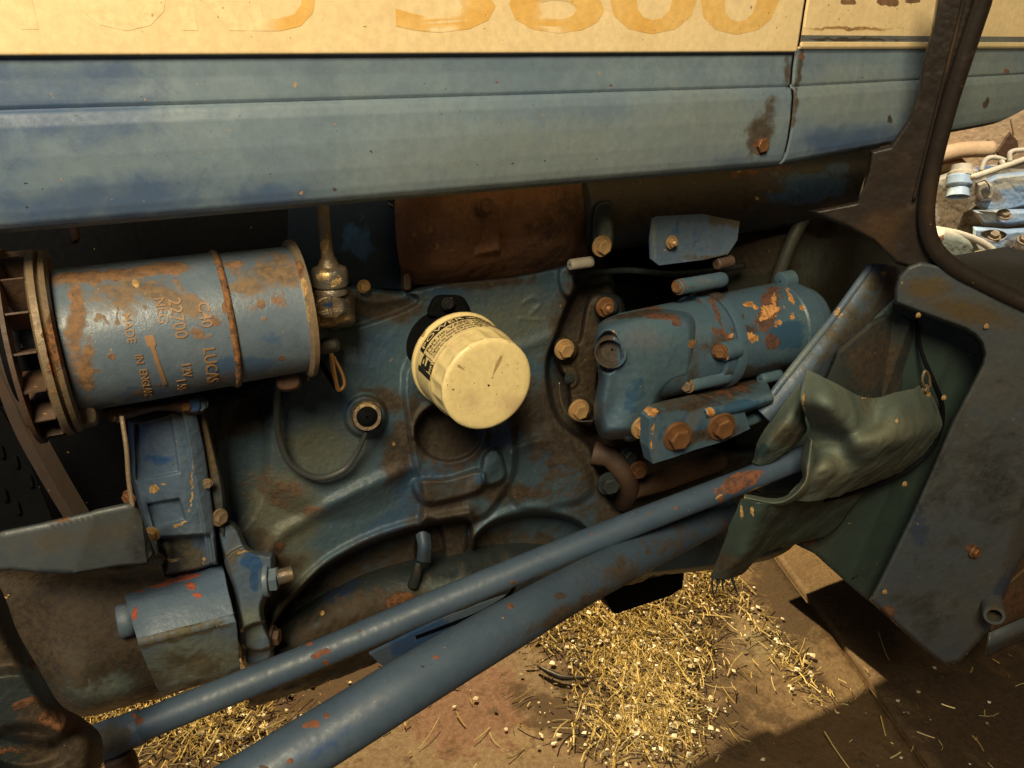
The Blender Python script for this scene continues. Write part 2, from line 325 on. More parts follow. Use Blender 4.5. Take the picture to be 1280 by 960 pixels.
def plate(name, poly, Y, th, mat, parent=None, wear=None, label=None, bw=.0015, yfun=None, refine=.006, smoothn=0, holes=()):
    """flat sheet metal cut to an outline, with real thickness; poly in photo positions at depth Y"""
    pts = crom(poly, smoothn, True) if smoothn else poly
    bm = bmesh.new(); vs = [bm.verts.new(at(p[0], p[1], Y+(yfun(p[0], p[1]) if yfun else 0))) for p in pts]
    bm.faces.new(vs)
    bmesh.ops.triangulate(bm, faces=bm.faces[:])
    for _ in range(7):
        E = [e for e in bm.edges if e.calc_length() > refine]
        if not E or len(bm.verts) > 14000: break
        bmesh.ops.subdivide_edges(bm, edges=E, cuts=1); bmesh.ops.triangulate(bm, faces=[f for f in bm.faces if len(f.verts) > 3])
    if yfun is not None and False: pass
    bm.normal_update()
    if sum(f.normal.y for f in bm.faces) > 0: bmesh.ops.reverse_faces(bm, faces=bm.faces[:])
    me = bpy.data.meshes.new(name); bm.to_mesh(me); bm.free()
    o = add(name, me, mat, parent, label, wear, smooth_=False)
    if yfun: me.shade_smooth()
    m = o.modifiers.new('thick', 'SOLIDIFY'); m.thickness = th; m.offset = -1
    if bw and not yfun: bevel(o, bw, 2)
    elif yfun: o.data.set_sharp_from_angle(angle=R(40))
    return o
def sheet(name, ctrl, nu=60, nv=60, mat='canvas', parent=None, th=.0015, noise=.0, nsc=20, wear=None, label=None):
    """a draped or pressed sheet through control points (photo position, depth)"""
    C3 = np.array([[at(*p) for p in row] for row in ctrl]); rows = np.array([crom(r_, nv) for r_ in C3]); cols = np.array([crom(rows[:, j], nu) for j in range(nv)])
    P = cols.transpose(1, 0, 2).reshape(-1, 3)
    if noise: P[:, 1] += noise*fbm(P[:, 0]*nsc*3, P[:, 2]*nsc*3, 4, 11)
    me, _ = gridmesh(P, nu, nv); me.flip_normals()
    o = add(name, me, mat, parent, label, wear)
    if th: solid(o, th)
    return o
def boxm(p0, p1, name='box'):
    x0, y0, z0 = p0; x1, y1, z1 = p1
    V = [(x, y, z) for x in (x0, x1) for y in (y0, y1) for z in (z0, z1)]
    return mesh(V, [(0, 1, 3, 2), (4, 6, 7, 5), (0, 4, 5, 1), (2, 3, 7, 6), (0, 2, 6, 4), (1, 5, 7, 3)], name)
_bolts = {}
def bolt_mesh(kind, mat):
    if (kind, mat) in _bolts: return _bolts[(kind, mat)]
    bm = bmesh.new()
    def ring(r, z, n, rot=0): return [bm.verts.new((r*math.cos(2*math.pi*k/n+rot), r*math.sin(2*math.pi*k/n+rot), z)) for k in range(n)]
    def bridge(a, b):
        n = len(a)
        for k in range(n): bm.faces.new((a[k], a[(k+1) % n], b[(k+1) % n], b[k]))
    # washer
    prev = None; n = 24
    for r_, z in ((1.42, -.3), (1.42, .0), (1.38, .08), (1.2, .10), (1.16, .04), (.5, .04)):
        c = ring(r_, z, n)
        if prev: bridge(prev, c)
        prev = c
    if kind != 'stud':
        prev = None
        for r_, z in ((1.0, .02), (1.03, .10), (1.03, .66), (.96, .76)):
            c = ring(r_, z, 6, .3)
            if prev: bridge(prev, c)
            prev = c
        inner = ring(.78, .80, 6, .3); bridge(prev, inner); i2 = ring(.66, .77, 6, .3); bridge(inner, i2); bm.faces.new(i2)
    if kind in ('nut', 'stud'):
        prev = None
        for q in range(15):
            c = ring(.50 if q % 2 else .43, .6+q*.055, 16)
            if prev: bridge(prev, c)
            prev = c
        bm.faces.new(ring(.38, 1.42, 16))
        bridge(prev, ring(.38, 1.42, 16))
    me = bpy.data.meshes.new('bolt_mesh'); bm.to_mesh(me); bm.free(); nm, c1, c2, kw = MARGS[M[mat].name]; kw = dict(kw); kw['sc'] = .035; kw['bump'] = .09
    me.materials.append(paint_(nm+'_small', c1, c2, **kw))
    me.shade_smooth(); me.set_sharp_from_angle(angle=R(28)); _bolts[(kind, mat)] = me; return me
def bolt(px, py, Y, rpx, parent, mat='gold', kind='bolt', d=(0, -1, 0), name='bolt', roll=None):
    p = at(px, py, Y); s = rpx*pix(px, py, Y)
    o = bpy.data.objects.new(name, bolt_mesh(kind, mat)); COL.objects.link(o); o.parent = parent
    o.matrix_parent_inverse = Matrix.Translation(-Vector(world_loc(parent)))
    q = Vector(d).to_track_quat('Z', 'Y') @ Euler((0, 0, roll if roll is not None else random.random()*6)).to_quaternion()
    o.matrix_basis = Matrix.Translation(p) @ q.to_matrix().to_4x4() @ Matrix.Scale(s, 4); return o
def text_mesh(body, size=1.0, offset=0.0, extrude=0.0, bold=0):
    cu = bpy.data.curves.new('t', 'FONT'); cu.body = body; cu.size = size; cu.offset = offset+bold; cu.extrude = extrude; cu.resolution_u = 3
    o = bpy.data.objects.new('t', cu); COL.objects.link(o); bpy.context.view_layer.update()
    me = bpy.data.meshes.new_from_object(o.evaluated_get(bpy.context.evaluated_depsgraph_get()))
    bpy.data.objects.remove(o); bpy.data.curves.remove(cu)
    bm = bmesh.new(); bm.from_mesh(me)
    for _ in range(3):
        E = [e for e in bm.edges if e.calc_length() > size*.12]
        if not E: break
        bmesh.ops.subdivide_edges(bm, edges=E, cuts=1)
    bm.to_mesh(me); bm.free()
    V = np.array([v.co[:] for v in me.vertices]); return me, V
def set_co(me, V): me.vertices.foreach_set('co', V.astype(np.float32).ravel()); me.update()

# ================================================================== THE TRACTOR
T = empty('old_tractor', (0.4, 0.2, 0.0), 'old blue tractor seen close up from its left side, its engine open below the hood', 'tractor')
YH = -.12
# ---------------- hood side panel: one profile carried along the tractor
def zat0(y, Y): return at(0, y, Y)[2]
prof = [(-70, -.128), (-30, -.1275), (20, -.127), (66, -.1265), (69.2, -.1262), (69.8, -.124), (72, -.1225), (100, -.1225), (128, -.1235), (134, -.1235), (136.5, -.1218), (138.5, -.1218), (141, -.1250), (146, -.1262), (160, -.128), (200, -.129), (240, -.1285), (268, -.127), (280, -.1255), (288, -.122), (292, -.114), (291, -.106), (270, -.100)]
def hood(name, xa, xb, split, label, wear, ztilt=None, xend=None, nu=420, mats=('cream', 'hood'), pr=prof):
    zs = [zat0(y, Y) for y, Y in pr]; ys = [Y for y, Y in pr]; rows_z = []; rows_y = []; rows_s = []
    for k in range(len(pr)-1):
        m_ = max(1, int(abs(pr[k+1][0]-pr[k][0])/2.5))
        for q in range(m_):
            f = q/m_; rows_z.append(zs[k]+(zs[k+1]-zs[k])*f); rows_y.append(ys[k]+(ys[k+1]-ys[k])*f); rows_s.append(pr[k][0]+(pr[k+1][0]-pr[k][0])*f)
    rows_z.append(zs[-1]); rows_y.append(ys[-1]); rows_s.append(pr[-1][0]); nv = len(rows_z)
    Z = np.array(rows_z); Y = np.array(rows_y); S = np.array(rows_s); P = np.zeros((nu, nv, 3))
    u = np.linspace(0, 1, nu)
    for j in range(nv):
        xe = xb+(xend(S[j]) if xend else 0); P[:, j, 0] = xa+(xe-xa)*u; P[:, j, 1] = Y[j]; P[:, j, 2] = Z[j]
        if ztilt: P[:, j, 2] += ztilt(u, S[j])
    P[:, :, 1] += .0022*fbm(P[:, :, 0]*14, P[:, :, 2]*14, 3, 2)+.0005*fbm(P[:, :, 0]*70, P[:, :, 2]*70, 2, 8)
    me, _ = gridmesh(P.reshape(-1, 3), nu, nv)
    o = add(name, me, None, T, label, wear, mats=list(mats))
    me.flip_normals()
    mi = np.array([split(S[p % (nv-1)]) for p in range(len(me.polygons))], np.int32); me.polygons.foreach_set('material_index', mi)
    solid(o, .0016); return o
XS = at(985, 110, -.122)[0]
hw = [('fresh', 60, 130, 190, 70, 8, .7), ('fresh', 130, 250, 190, 38, -6, .68), ('fresh', 150, 95, 80, 30, 0, .68), ('fresh', 330, 245, 110, 24, -6, .6), ('fresh', 912, 200, 30, 16, 0, .68), ('fresh', 20, 180, 60, 110, 0, .6),
      ('fade', 700, 200, 260, 55, -5, .8), ('fade', 880, 160, 120, 50, 0, .8), ('fade', 560, 215, 170, 20, -5, .6),
      ('rust', 951, 180, 13, 15, 10, .62), ('grime_shade', 950, 172, 20, 30, 10, .95), ('grime_shade', 962, 140, 12, 36, 12, .7), ('grime_shade', 985, 90, 6, 40, 5, .6),
      ('chip', 377, 242, 3, 2.5, 0, .8), ('grime_shade', 418, 237, 3, 3, 0, 1.3), ('rust', 620, 103, 2.6, 3, 0, .9), ('rust', 446, 116, 2, 2, 0, .8), ('rust', 200, 220, 4, 3, 0, .7), ('rust', 478, 116, 2, 2, 0, .8), ('rust', 764, 106, 4, 3, 0, .75)]
hood('hood_side_panel', at(-160, 110, YH)[0], XS, lambda s: 0 if s < 69.3 else 1, 'faded grey blue hood side with cream upper band and a long crease', hw)
# ghost of the pulled-off decal letters on the cream band
def ghost(body, xl, xr, ybase, ytop, mat, off, dy, name, skew=0):
    me, V = text_mesh(body, 1.0, offset=off, extrude=0)
    a, b = V.min(0), V.max(0); f = (V[:, 0]-a[0])/(b[0]-a[0]); h = (V[:, 1]-0)/(0.72)
    A = at(xl, ybase, -.127); B = at(xr, ybase-1.5, -.127); zt = at(xl, ytop, -.127)[2]
    W_ = np.zeros_like(V); W_[:, 0] = A[0]+f*(B[0]-A[0]); W_[:, 2] = A[2]+h*(zt-A[2]); W_[:, 1] = np.interp(W_[:, 2], [zat0(66, -.1265), zat0(20, -.127), zat0(-30, -.1275), zat0(-70, -.128)], [-.1265, -.127, -.1275, -.128])-.00018
    W_[:, 1] += .0022*fbm(W_[:, 0]*14, W_[:, 2]*14, 3, 2)+.0005*fbm(W_[:, 0]*70, W_[:, 2]*70, 2, 8)
    set_co(me, W_); o = add(name, me, mat, hoodp, smooth_=False, wear=[('fade', 60, 20, 90, 90, 0, 2), ('fade', 180, 20, 120, 90, 0, 2), ('fade', 310, 20, 30, 90, 0, 1.0), ('fade', 552, 10, 22, 60, 0, 1.0), ('fade', 690, 10, 14, 60, 0, 1.0)])
    return o
hoodp = bpy.data.objects['hood_side_panel']
ghost('FORD', 26, 398, 34, -72, 'stain', .016, 0, 'lettering')
ghost('5600', 495, 969, 35.5, -72, 'stain', .022, 0, 'lettering')
# rear hood panel beyond the seam
prof2 = [(-70, -.128)]+[(20, -.127), (36, -.1267), (36.5, -.1267), (49, -.1265), (49.6, -.1267), (60, -.1265), (64, -.124)]+[p for p in prof if p[0] >= 72]
XE = at(1262, 120, -.122)[0]
def xe2(s): return .04-.12*max(0, (s-60)/232)**2
def zt2(u, s): return u*.022*max(0, (s-70)/222)
hood('hood_rear_panel', XS+.0035, XE+.06, lambda s: 0 if s < 36.3 else 2 if s < 49.3 else 0 if s < 64 else 1, 'short rear hood panel with grey stripe and flaking cream paint',
     [('fresh', 1060, 172, 60, 22, -5, .9), ('fade', 1060, 120, 80, 40, 0, .9), ('fade', 1230, 110, 60, 60, 0, 1), ('rust', 1003, 70, 7, 6, 0, .8), ('grime_shade', 1002, 30, 4, 60, 0, .9), ('rust', 1060, 2, 10, 4), ('rust', 1110, 3, 14, 5, 0, 1.1), ('rust', 1140, 0, 10, 4), ('grime_shade', 1060, 36, 70, 3, 0, 1.2), ('grime_shade', 1060, 49, 60, 2, 0, 1.1), ('grime_shade', 1112, 150, 3, 5, 0, 1.3), ('rust', 1258, 88, 3, 3), ('grime_shade', 1232, 128, 3, 7, 20, 1.2), ('grime_shade', 996, 110, 5, 60, 8, .8)],
     ztilt=zt2, xend=xe2, mats=('cream', 'hood', 'stripe'), pr=prof2, nu=240)
bolt(951, 181, -.127, 9, bpy.data.objects['hood_side_panel'], 'rustbolt')

# ---------------- engine block: one casting
BLK = [(236, 520), (262, 500), (300, 492), (345, 470), (380, 420), (410, 366), (443, 356), (500, 362), (560, 350), (640, 342), (700, 330), (745, 318), (765, 345), (780, 400), (830, 500), (900, 560), (985, 560), (1000, 640), (960, 700), (700, 735), (520, 790), (340, 842), (290, 800), (262, 700), (250, 600)]
bl_f = [
 ([(335, 900), (338, 800), (350, 768), (372, 742), (410, 706), (470, 676), (530, 658), (585, 650), (592, 690), (640, 740), (800, 800), (500, 900)], .055, 8),
 ([(592, 700), (598, 668), (625, 650), (670, 642), (716, 650), (742, 676), (750, 720), (680, 780), (600, 780)], .05, 9),
 ([(512, 450), (620, 450), (640, 520), (642, 590), (612, 640), (588, 655), (578, 700), (524, 705), (528, 620), (514, 560)], -.014, 16),
 ((561, 540, 42, 36), .030, 7),
 ([(517, 602), (560, 598), (600, 588), (602, 612), (560, 626), (528, 628)], -.016, 12),
 ([(604, 572), (622, 562), (632, 596), (606, 606)], -.016, 10),
 ([(340, 500), (430, 440), (500, 470), (520, 560), (480, 620), (400, 640), (330, 600)], -.010, 50),
 ((457, 520, 26, 26), -.012, 10),
 ([(752, 322), (716, 370), (696, 420), (684, 460), (696, 520), (738, 560), (752, 600), (800, 650), (1000, 600), (1000, 300)], .040, 12),
 ([(640, 560), (700, 548), (740, 600), (720, 628), (650, 634), (636, 600)], -.008, 18),
 ([(280, 560), (300, 500), (330, 500), (330, 600), (300, 660), (280, 640)], .010, 26),
 ([(420, 362), (500, 364), (520, 380), (440, 410), (400, 405)], .012, 10),
 ([(700, 336), (745, 322), (735, 350), (708, 372)], -.012, 12),
 ((538, 690, 18, 40), .02, 10),
]
bl_r = [([(338, 790), (346, 765), (372, 736), (410, 700), (470, 669), (535, 650), (586, 641)], -.011, 5),
        ([(330, 700), (352, 668), (385, 648), (430, 622), (480, 598), (515, 585)], -.010, 9),
        ([(594, 668), (625, 644), (672, 635), (720, 646), (745, 668)], -.008, 5),
        ([(516, 545), (530, 512), (562, 500), (596, 512), (606, 545)], -.007, 5),
        ([(585, 640), (600, 600), (640, 560), (690, 540)], -.006, 10),
        ([(655, 378), (668, 372), (676, 380), (664, 392)], -.002, 3), ([(650, 398), (672, 400)], -.0015, 2),
        ([(445, 372), (470, 378), (505, 372)], -.004, 5), ([(640, 440), (690, 420)], -.004, 8), ([(655, 470), (668, 560)], .004, 7)]
bw_ = [('grime_shade', 555, 540, 50, 50, 0, .95), ('grime_shade', 560, 640, 40, 50, 0, .8), ('grime_shade', 640, 615, 80, 14, 0, .7), ('grime_shade', 700, 530, 40, 80, 0, .8), ('grime_shade', 410, 380, 50, 14, 0, 1), ('grime_shade', 480, 385, 60, 16, 0, .8),  # dirt, plus shade painted in right of centre and under the filter
       ('grime_shade', 500, 560, 20, 40, 20, .8), ('grime_shade', 590, 350, 80, 12, 0, .7), ('fade', 640, 400, 90, 60, 0, .6), ('fade', 350, 640, 50, 60, 0, 1), ('fade', 350, 740, 40, 60, 30, 1.1), ('fade', 400, 560, 70, 50, 0, .7), ('rust', 345, 612, 45, 28, 20, .55), ('rust', 392, 640, 26, 14, 10, .45), ('rust', 320, 600, 30, 20, 0, .45),
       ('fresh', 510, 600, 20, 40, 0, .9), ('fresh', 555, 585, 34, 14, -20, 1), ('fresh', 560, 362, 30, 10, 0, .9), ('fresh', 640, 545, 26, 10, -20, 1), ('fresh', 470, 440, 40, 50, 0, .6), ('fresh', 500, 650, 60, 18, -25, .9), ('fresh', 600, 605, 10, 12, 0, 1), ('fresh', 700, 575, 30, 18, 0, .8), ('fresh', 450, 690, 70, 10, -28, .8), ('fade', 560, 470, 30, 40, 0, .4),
       ('grime_shade', 730, 380, 30, 60, 20, 1), ('grime_shade', 760, 560, 60, 60, 0, 1), ('grime_shade', 300, 520, 30, 26, 0, 1), ('grime_shade', 345, 690, 40, 14, 35, .7), ('rust', 505, 668, 6, 4, 0, .6), ('chip', 492, 555, 3, 3, 0, .8), ('chip', 372, 752, 5, 3, -40, .8), ('grime_shade', 430, 720, 120, 30, -25, .6), ('rust', 352, 683, 7, 5, 0, .9), ('grime_shade', 860, 620, 120, 50, 0, 1), ('grime_shade', 640, 500, 60, 40, 30, .75), ('grime_shade', 600, 690, 120, 30, 0, .8), ('grime_shade', 480, 500, 30, 16, 20, .7), ('grime_shade', 530, 700, 60, 40, 0, .8), ('rust', 690, 620, 60, 10, 0, .4)]
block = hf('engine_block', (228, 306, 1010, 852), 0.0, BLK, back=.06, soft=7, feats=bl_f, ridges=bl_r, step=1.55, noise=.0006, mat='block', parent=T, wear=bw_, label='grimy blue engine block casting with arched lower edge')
zb = at(300, 868, .0)[2]
def solidbox(name, pa, pb, ya, yb, za, zb_, mat, label=None, parent=T, bw=.006):
    o = add(name, boxm((pa, ya, za), (pb, yb, zb_)), mat, parent, label, smooth_=False); bevel(o, bw, 3); return o
xl = at(60, 600, .1)[0]; xr = at(1000, 500, .1)[0]
solidbox('dark_core_box', at(250, 700, .11)[0], .90, .101, .60, zb+.01, 1.02, 'black', 'black box painted for the shaded engine depth behind the block')  # added dark core, stretched back so its shadow bounds the floor light
solidbox('mid_shadow_box', .895, 1.24, .11, .59, zb+.012, .72, 'black')  # added box that carries the floor shadow edge further to the rear
solidbox('dark_upper_box', -.8, .90, .125, .40, .86, 1.22, 'black')  # near-black filler, shade behind the dynamo put into its colour
solidbox('rear_shadow_box', 1.16, 2.0, .18, .55, .26, .68, 'black')  # added blocker that cuts off the floor light patch on the right
solidbox('dark_side_box', -.75, at(262, 600, .16)[0], .13, .5, .5, 1.0, 'black')  # dark filler closing the gap beside the fan, shade given as colour
# oil pan below the arch
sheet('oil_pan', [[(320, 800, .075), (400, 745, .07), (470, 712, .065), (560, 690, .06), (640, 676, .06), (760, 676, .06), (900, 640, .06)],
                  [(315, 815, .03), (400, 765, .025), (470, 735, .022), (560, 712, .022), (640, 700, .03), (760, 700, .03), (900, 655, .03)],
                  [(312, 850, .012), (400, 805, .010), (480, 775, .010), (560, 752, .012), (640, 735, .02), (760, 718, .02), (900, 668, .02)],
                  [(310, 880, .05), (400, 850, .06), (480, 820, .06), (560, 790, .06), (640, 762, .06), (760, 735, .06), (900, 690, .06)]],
      50, 160, 'oily', T, .004, .012, 14, [('rust', 500, 748, 22, 8, -12, .85), ('fade', 560, 730, 60, 10, -12, .6), ('grime_shade', 450, 790, 90, 30, -20, .8), ('fresh', 430, 740, 40, 14, -30, .6), ('chip', 405, 769, 3, 2, 0, .9)], 'dark oily sump under the arched block edge')
# dipstick clip: small blue bracket hanging under the arch
cl = sheet('clip', [[(521, 668, .0), (528, 664, -.004), (536, 668, .0)], [(524, 684, -.006), (530, 684, -.012), (538, 684, -.006)], [(522, 700, .0), (528, 702, -.006), (537, 702, .0)]], 20, 14, 'tube', T, .002)
add('plug_stem', tube_px([(523, 703, .0), (521, 716, .0), (516, 732, .005)], [4, 6, 7], 14, 14), 'oily', T)
# castings in the lower right of the block
el = add('coolant_elbow', tube_px([(742, 566, .0), (762, 572, -.012), (780, 592, -.02), (786, 612, -.005), (778, 628, .03)], [15, 13, 13, 13, 13], 22, 40), 'rusty', T, label='dark rusty elbow pipe below the starter')
add('drain_pipe', tube_px([(790, 612, -.004), (830, 600, .0), (900, 575, .02)], [12, 13, 13], 20, 30), 'rusty', T)
bolt(762, 605, -.018, 11, T, 'oily', d=(-.3, -1, 0)); bolt(798, 588, -.03, 9, T, 'rustbolt', d=(-.2, -1, -.1)); bolt(786, 570, -.02, 9, T, 'oily')

# ---------------- exhaust manifold
mani = sheet('exhaust_manifold', [[(500, 222, .06), (560, 212, .03), (620, 205, .03), (690, 196, .03), (752, 190, .06)],
                           [(499, 250, .03), (560, 250, -.02), (620, 244, -.015), (690, 236, -.018), (748, 230, .03)],
                           [(501, 290, .015), (560, 290, -.035), (620, 284, -.028), (690, 276, -.032), (749, 270, .02)],
                           [(503, 325, .012), (560, 322, -.022), (625, 314, -.02), (690, 306, -.022), (745, 300, .02)],
                           [(506, 350, .03), (560, 347, .012), (625, 340, .012), (690, 331, .012), (742, 322, .03)]], 90, 140, 'manifold', T, .006, .004, 30,
      [('chip', 545, 300, 36, 26, 0, .38), ('grime_shade', 700, 270, 50, 50, 0, .6), ('grime_shade', 620, 345, 70, 6, -8, .5)], 'rough brown rusted exhaust manifold under the hood edge')
hf('manifold_lug', (580, 240, 635, 330), -.038, [(588, 262), (625, 254), (627, 314), (591, 322)], back=.012, soft=4, step=1.5, mat='manifold', parent=mani, smoothpoly=False)
bolt(607, 258, -.042, 8, mani, 'manifold', 'bolt')
# dark blue shield beside it
plate('heat_shield', [(360, 250), (480, 246), (496, 262), (501, 280), (502, 362), (470, 360), (430, 352), (395, 356), (360, 350)], .030, .003, 'darkblue', T, [('fresh', 450, 300, 40, 50, 0, .5)], 'thin dark blue shield plate with rounded corner')
add('shield_edge', tube_px([(485, 254, .0285), (496, 262, .028), (500.5, 280, .028), (502, 340, .028), (503, 362, .028)], 1.1, 8, 30), 'brassy', T)
bolt(455, 358, -.0, 6, T, 'gold')
hf('hinge_nub', (498, 338, 520, 366), -.0, [(503, 344), (514, 342), (515, 362), (504, 363)], back=.02, soft=3, step=1.2, mat='rusty', parent=T)

# ---------------- dynamo
dy = empty('dynamo', at(230, 470, -.07), '', ''); del dy['category']; dy['label'] = 'blue grey rust flecked dynamo with stamped markings, left of the oil filter'; dy.parent = T; dy.matrix_parent_inverse = Matrix.Translation(-T.location)
world_loc_old = world_loc
EMP = {dy.name: Vector(at(230, 470, -.07))}
A = at(84, 427, -.07); B = at(372, 386, -.07); rd = .0470
A = np.array(A); B = np.array(B); B[2] = A[2]; 
L = B[0]-A[0]
def bodypos(s): return A+(B-A)*s
me = lathe(A, B, [(0, .001), (0, rd-.004), (.004, rd), (.655, rd), (.66, rd+.0006), (.668, rd-.0012), (.672, rd-.0012), (.985, rd-.0012), (1.0, rd-.0045), (1.0, .001)], 200, 2)
dyw = [('rust', 120, 345, 60, 10, -5, 0.69), ('rust', 200, 338, 50, 9, -6, 0.69), ('rust', 95, 400, 12, 70, 0, 0.65), ('rust', 108, 460, 12, 40, 0, 0.65), ('grime_shade', 210, 372, 60, 16, 20, .7), ('grime_shade', 150, 370, 50, 18, 0, .5), ('rust', 238, 368, 34, 5, 35, 0.52), ('chip', 169, 354, 4, 4, 0, 1.15),
       ('rust', 268, 400, 12, 9, 30, 0.65), ('rust', 280, 384, 4, 8, 0, 0.69), ('rust', 246, 415, 16, 7, 30, 0.52), ('rust', 262, 420, 10, 5, -20, 0.60), ('rust', 350, 375, 16, 14, 20, 0.52), ('rust', 325, 380, 6, 4, 30, 0.65), ('grime_shade', 340, 340, 40, 20, 0, .6), ('rust', 352, 448, 5, 3, 0, 0.77), ('fresh', 300, 460, 50, 18, -8, .8), ('fresh', 180, 490, 60, 10, -6, .7), ('fresh', 340, 430, 26, 24, 0, .6),
       ('rust', 140, 445, 4, 4, 20, 0.82), ('grime_shade', 124, 396, 3, 3, 0, 1.3), ('grime_shade', 131, 396, 2.5, 2.5, 0, 1.3), ('grime_shade', 120, 401, 2.5, 2.5, 0, 1.3), ('grime_shade', 133, 403, 2, 2, 0, 1.2), ('grime_shade', 147, 404, 2.5, 3, 0, 1.2), ('grime_shade', 181, 386, 3, 2.5, 0, 1.2), ('rust', 147, 392, 1.5, 10, 0, .8), ('rust', 330, 400, 3, 3, 0, 0.69), ('grime_shade', 110, 463, 14, 1.8, 0, 1.1), ('grime_shade', 230, 480, 80, 8, -8, .4),
       ('rust', 310, 380, 22, 30, 40, 0.30), ('grime_shade', 310, 360, 30, 10, -4, .6), ('rust', 290, 330, 20, 5, 0, 0.52)]
add('casing', me, 'dynamo', dy, wear=dyw); autos(bpy.data.objects['casing'], 50)
st = add('strap_band', lathe(bodypos(.645), bodypos(.672), [(0, rd-.001), (0, rd+.0012), (.5, rd+.0020), (1, rd+.0012), (1, rd-.001)], 160), 'flange', dy, wear=[('rust', 290, 400, 30, 90, 0, .8)])
# clamp of the band, flange rings, fan
fl = add('end_flange', lathe(bodypos(-.075), bodypos(.0), [(0, .02), (0, .0585), (.12, .0605), (.45, .0605), (.5, .056), (.62, .055), (.66, .0595), (.92, .0585), (1, .055), (1, .02)], 160), 'flange', dy, wear=[('rust', 70, 420, 14, 60, 0, .7), ('chip', 66, 345, 6, 12, 0, .7), ('chip', 80, 410, 5, 20, 10, .6), ('chip', 104, 520, 8, 8, 0, .6)]); autos(fl)
hf('clamp_lug', (84, 500, 128, 540), -.10, [(92, 506), (120, 508), (122, 530), (100, 534), (92, 522)], back=.03, soft=5, step=1.3, mat='flange', parent=dy)
fr = add('fan_ring', lathe(bodypos(-.172), bodypos(-.155), [(0, .045), (0, .0625), (1, .0625), (1, .045)], 120), 'rusty', dy); autos(fr)
add('fan_hub', lathe(bodypos(-.22), bodypos(-.07), [(0, .001), (0, .034), (1, .034), (1, .001)], 60), 'black', dy)
b0 = boxm((0, -.0006, .034), (float(L*.085), .0006, .0605), 'blade'); b0.materials.append(M['rusty'])
for k in range(16):
    o = bpy.data.objects.new('fan_blade', b0); COL.objects.link(o); o.parent = dy; o.matrix_parent_inverse = Matrix.Translation(-dy.location)
    a_ = 2*math.pi*(k+.35)/16
    o.matrix_basis = Matrix.Translation(bodypos(-.16)) @ Matrix.Rotation(a_, 4, 'X')
dy.location = T.location*0+Vector(at(230, 470, -.07))
dy.matrix_parent_inverse = Matrix.Translation(-T.location)
er = add('end_plate', lathe(bodypos(.985), bodypos(1.03), [(0, .02), (0, rd+.001), (.3, rd+.0035), (.8, rd+.003), (1, rd-.001), (1, .001)], 140), 'flange', dy, wear=[('chip', 378, 370, 6, 24, 0, .75), ('chip', 383, 400, 5, 30, 0, .7), ('rust', 372, 340, 10, 20, 0, .6)]); autos(er)
def wrap(body, s0, a0, size, mat, parent, A_, axis, rad, u, v, along, down, depth=.0005, name='lettering', bold=.01, sx=1.0):
    """lettering laid on a cylinder: text x runs along vector 'along' as (ds, dangle) in metres of surface"""
    me, V = text_mesh(body, 1.0, bold=bold, extrude=.02)
    x = V[:, 0]*size*sx; y = V[:, 1]*size
    s = s0+x*along[0]+y*down[0]; w = a0+(x*along[1]+y*down[1])/rad; rr = rad+depth*(V[:, 2] > 0)+.00015
    P = A_[None]+axis[None]*s[:, None]+(np.cos(w)[:, None]*u[None]+np.sin(w)[:, None]*v[None])*rr[:, None]
    set_co(me, P); return add(name, me, mat, parent, smooth_=False)
# dynamo lettering: rows run downwards round the drum; u points to the viewer, v down
ux = np.array([1.0, 0, 0]); u_ = np.array([0, -1.0, 0]); v_ = np.array([0, 0, -1.0])
def dtext(body, px, ang, size, mat='inkbrown', **k):
    s = at(px, 430, -.115)[0]-A[0]
    wrap(body, s, R(ang), size, mat, dy, A, ux, rd, u_, v_, (0, 1), (1, 0), **k)
dtext('MADE', 160, -33, .0070); dtext('IN', 165, -1, .0068); dtext('ENGLAND', 167, 12, .0066)
dtext('NEG', 204, -42, .0085); dtext('22700', 221, -40, .0105); dtext('LUCAS', 252, 2, .0105); dtext('C40', 256, -34, .0098)
dtext('12V', 222, 12, .0078); dtext('1 59', 212, 28, .0080)
# underlining swash between rows
def swash():
    V = []; n = 26
    s0 = at(188, 430, -.115)[0]-A[0]
    for k in range(n):
        a_ = R(-14+ 46*k/(n-1)); w_ = .0012 if k > 4 else .0026; s_ = s0+.004*k/(n-1)
        for q, rr in ((-w_, rd), (-w_, rd+.0006), (w_, rd+.0006), (w_, rd)): V.append(A+ux*(s_+q)+(math.cos(a_)*u_+math.sin(a_)*v_)*rr)
    Fc = [(4*k+q, 4*k+q+1, 4*k+q+5, 4*k+q+4) for k in range(n-1) for q in range(3)]
    add('lettering', mesh(V, Fc), 'inkbrown', dy, smooth_=False)
swash()
# terminal, studs, wire at the right lower end of the dynamo
bolt(386, 466, -.075, 7, dy, 'rustbolt', 'nut', d=(1, -.2, -.1)); bolt(382, 452, -.08, 5, dy, 'gold', d=(1, -.4, 0))
hf('terminal', (338, 462, 380, 492), -.085, [(345, 468), (372, 464), (376, 484), (360, 490), (346, 486)], back=.02, soft=4, step=1.3, mat='rusty', parent=dy)
# front mounting lugs under the dynamo
hf('mounting_lug', (128, 494, 262, 536), -.075, [(132, 508), (200, 500), (248, 492), (254, 514), (240, 520), (200, 514), (150, 526), (134, 526)], back=.04, soft=6, step=1.5, mat='rusty', parent=dy, wear=[('fresh', 244, 506, 10, 10, 0, 1)])

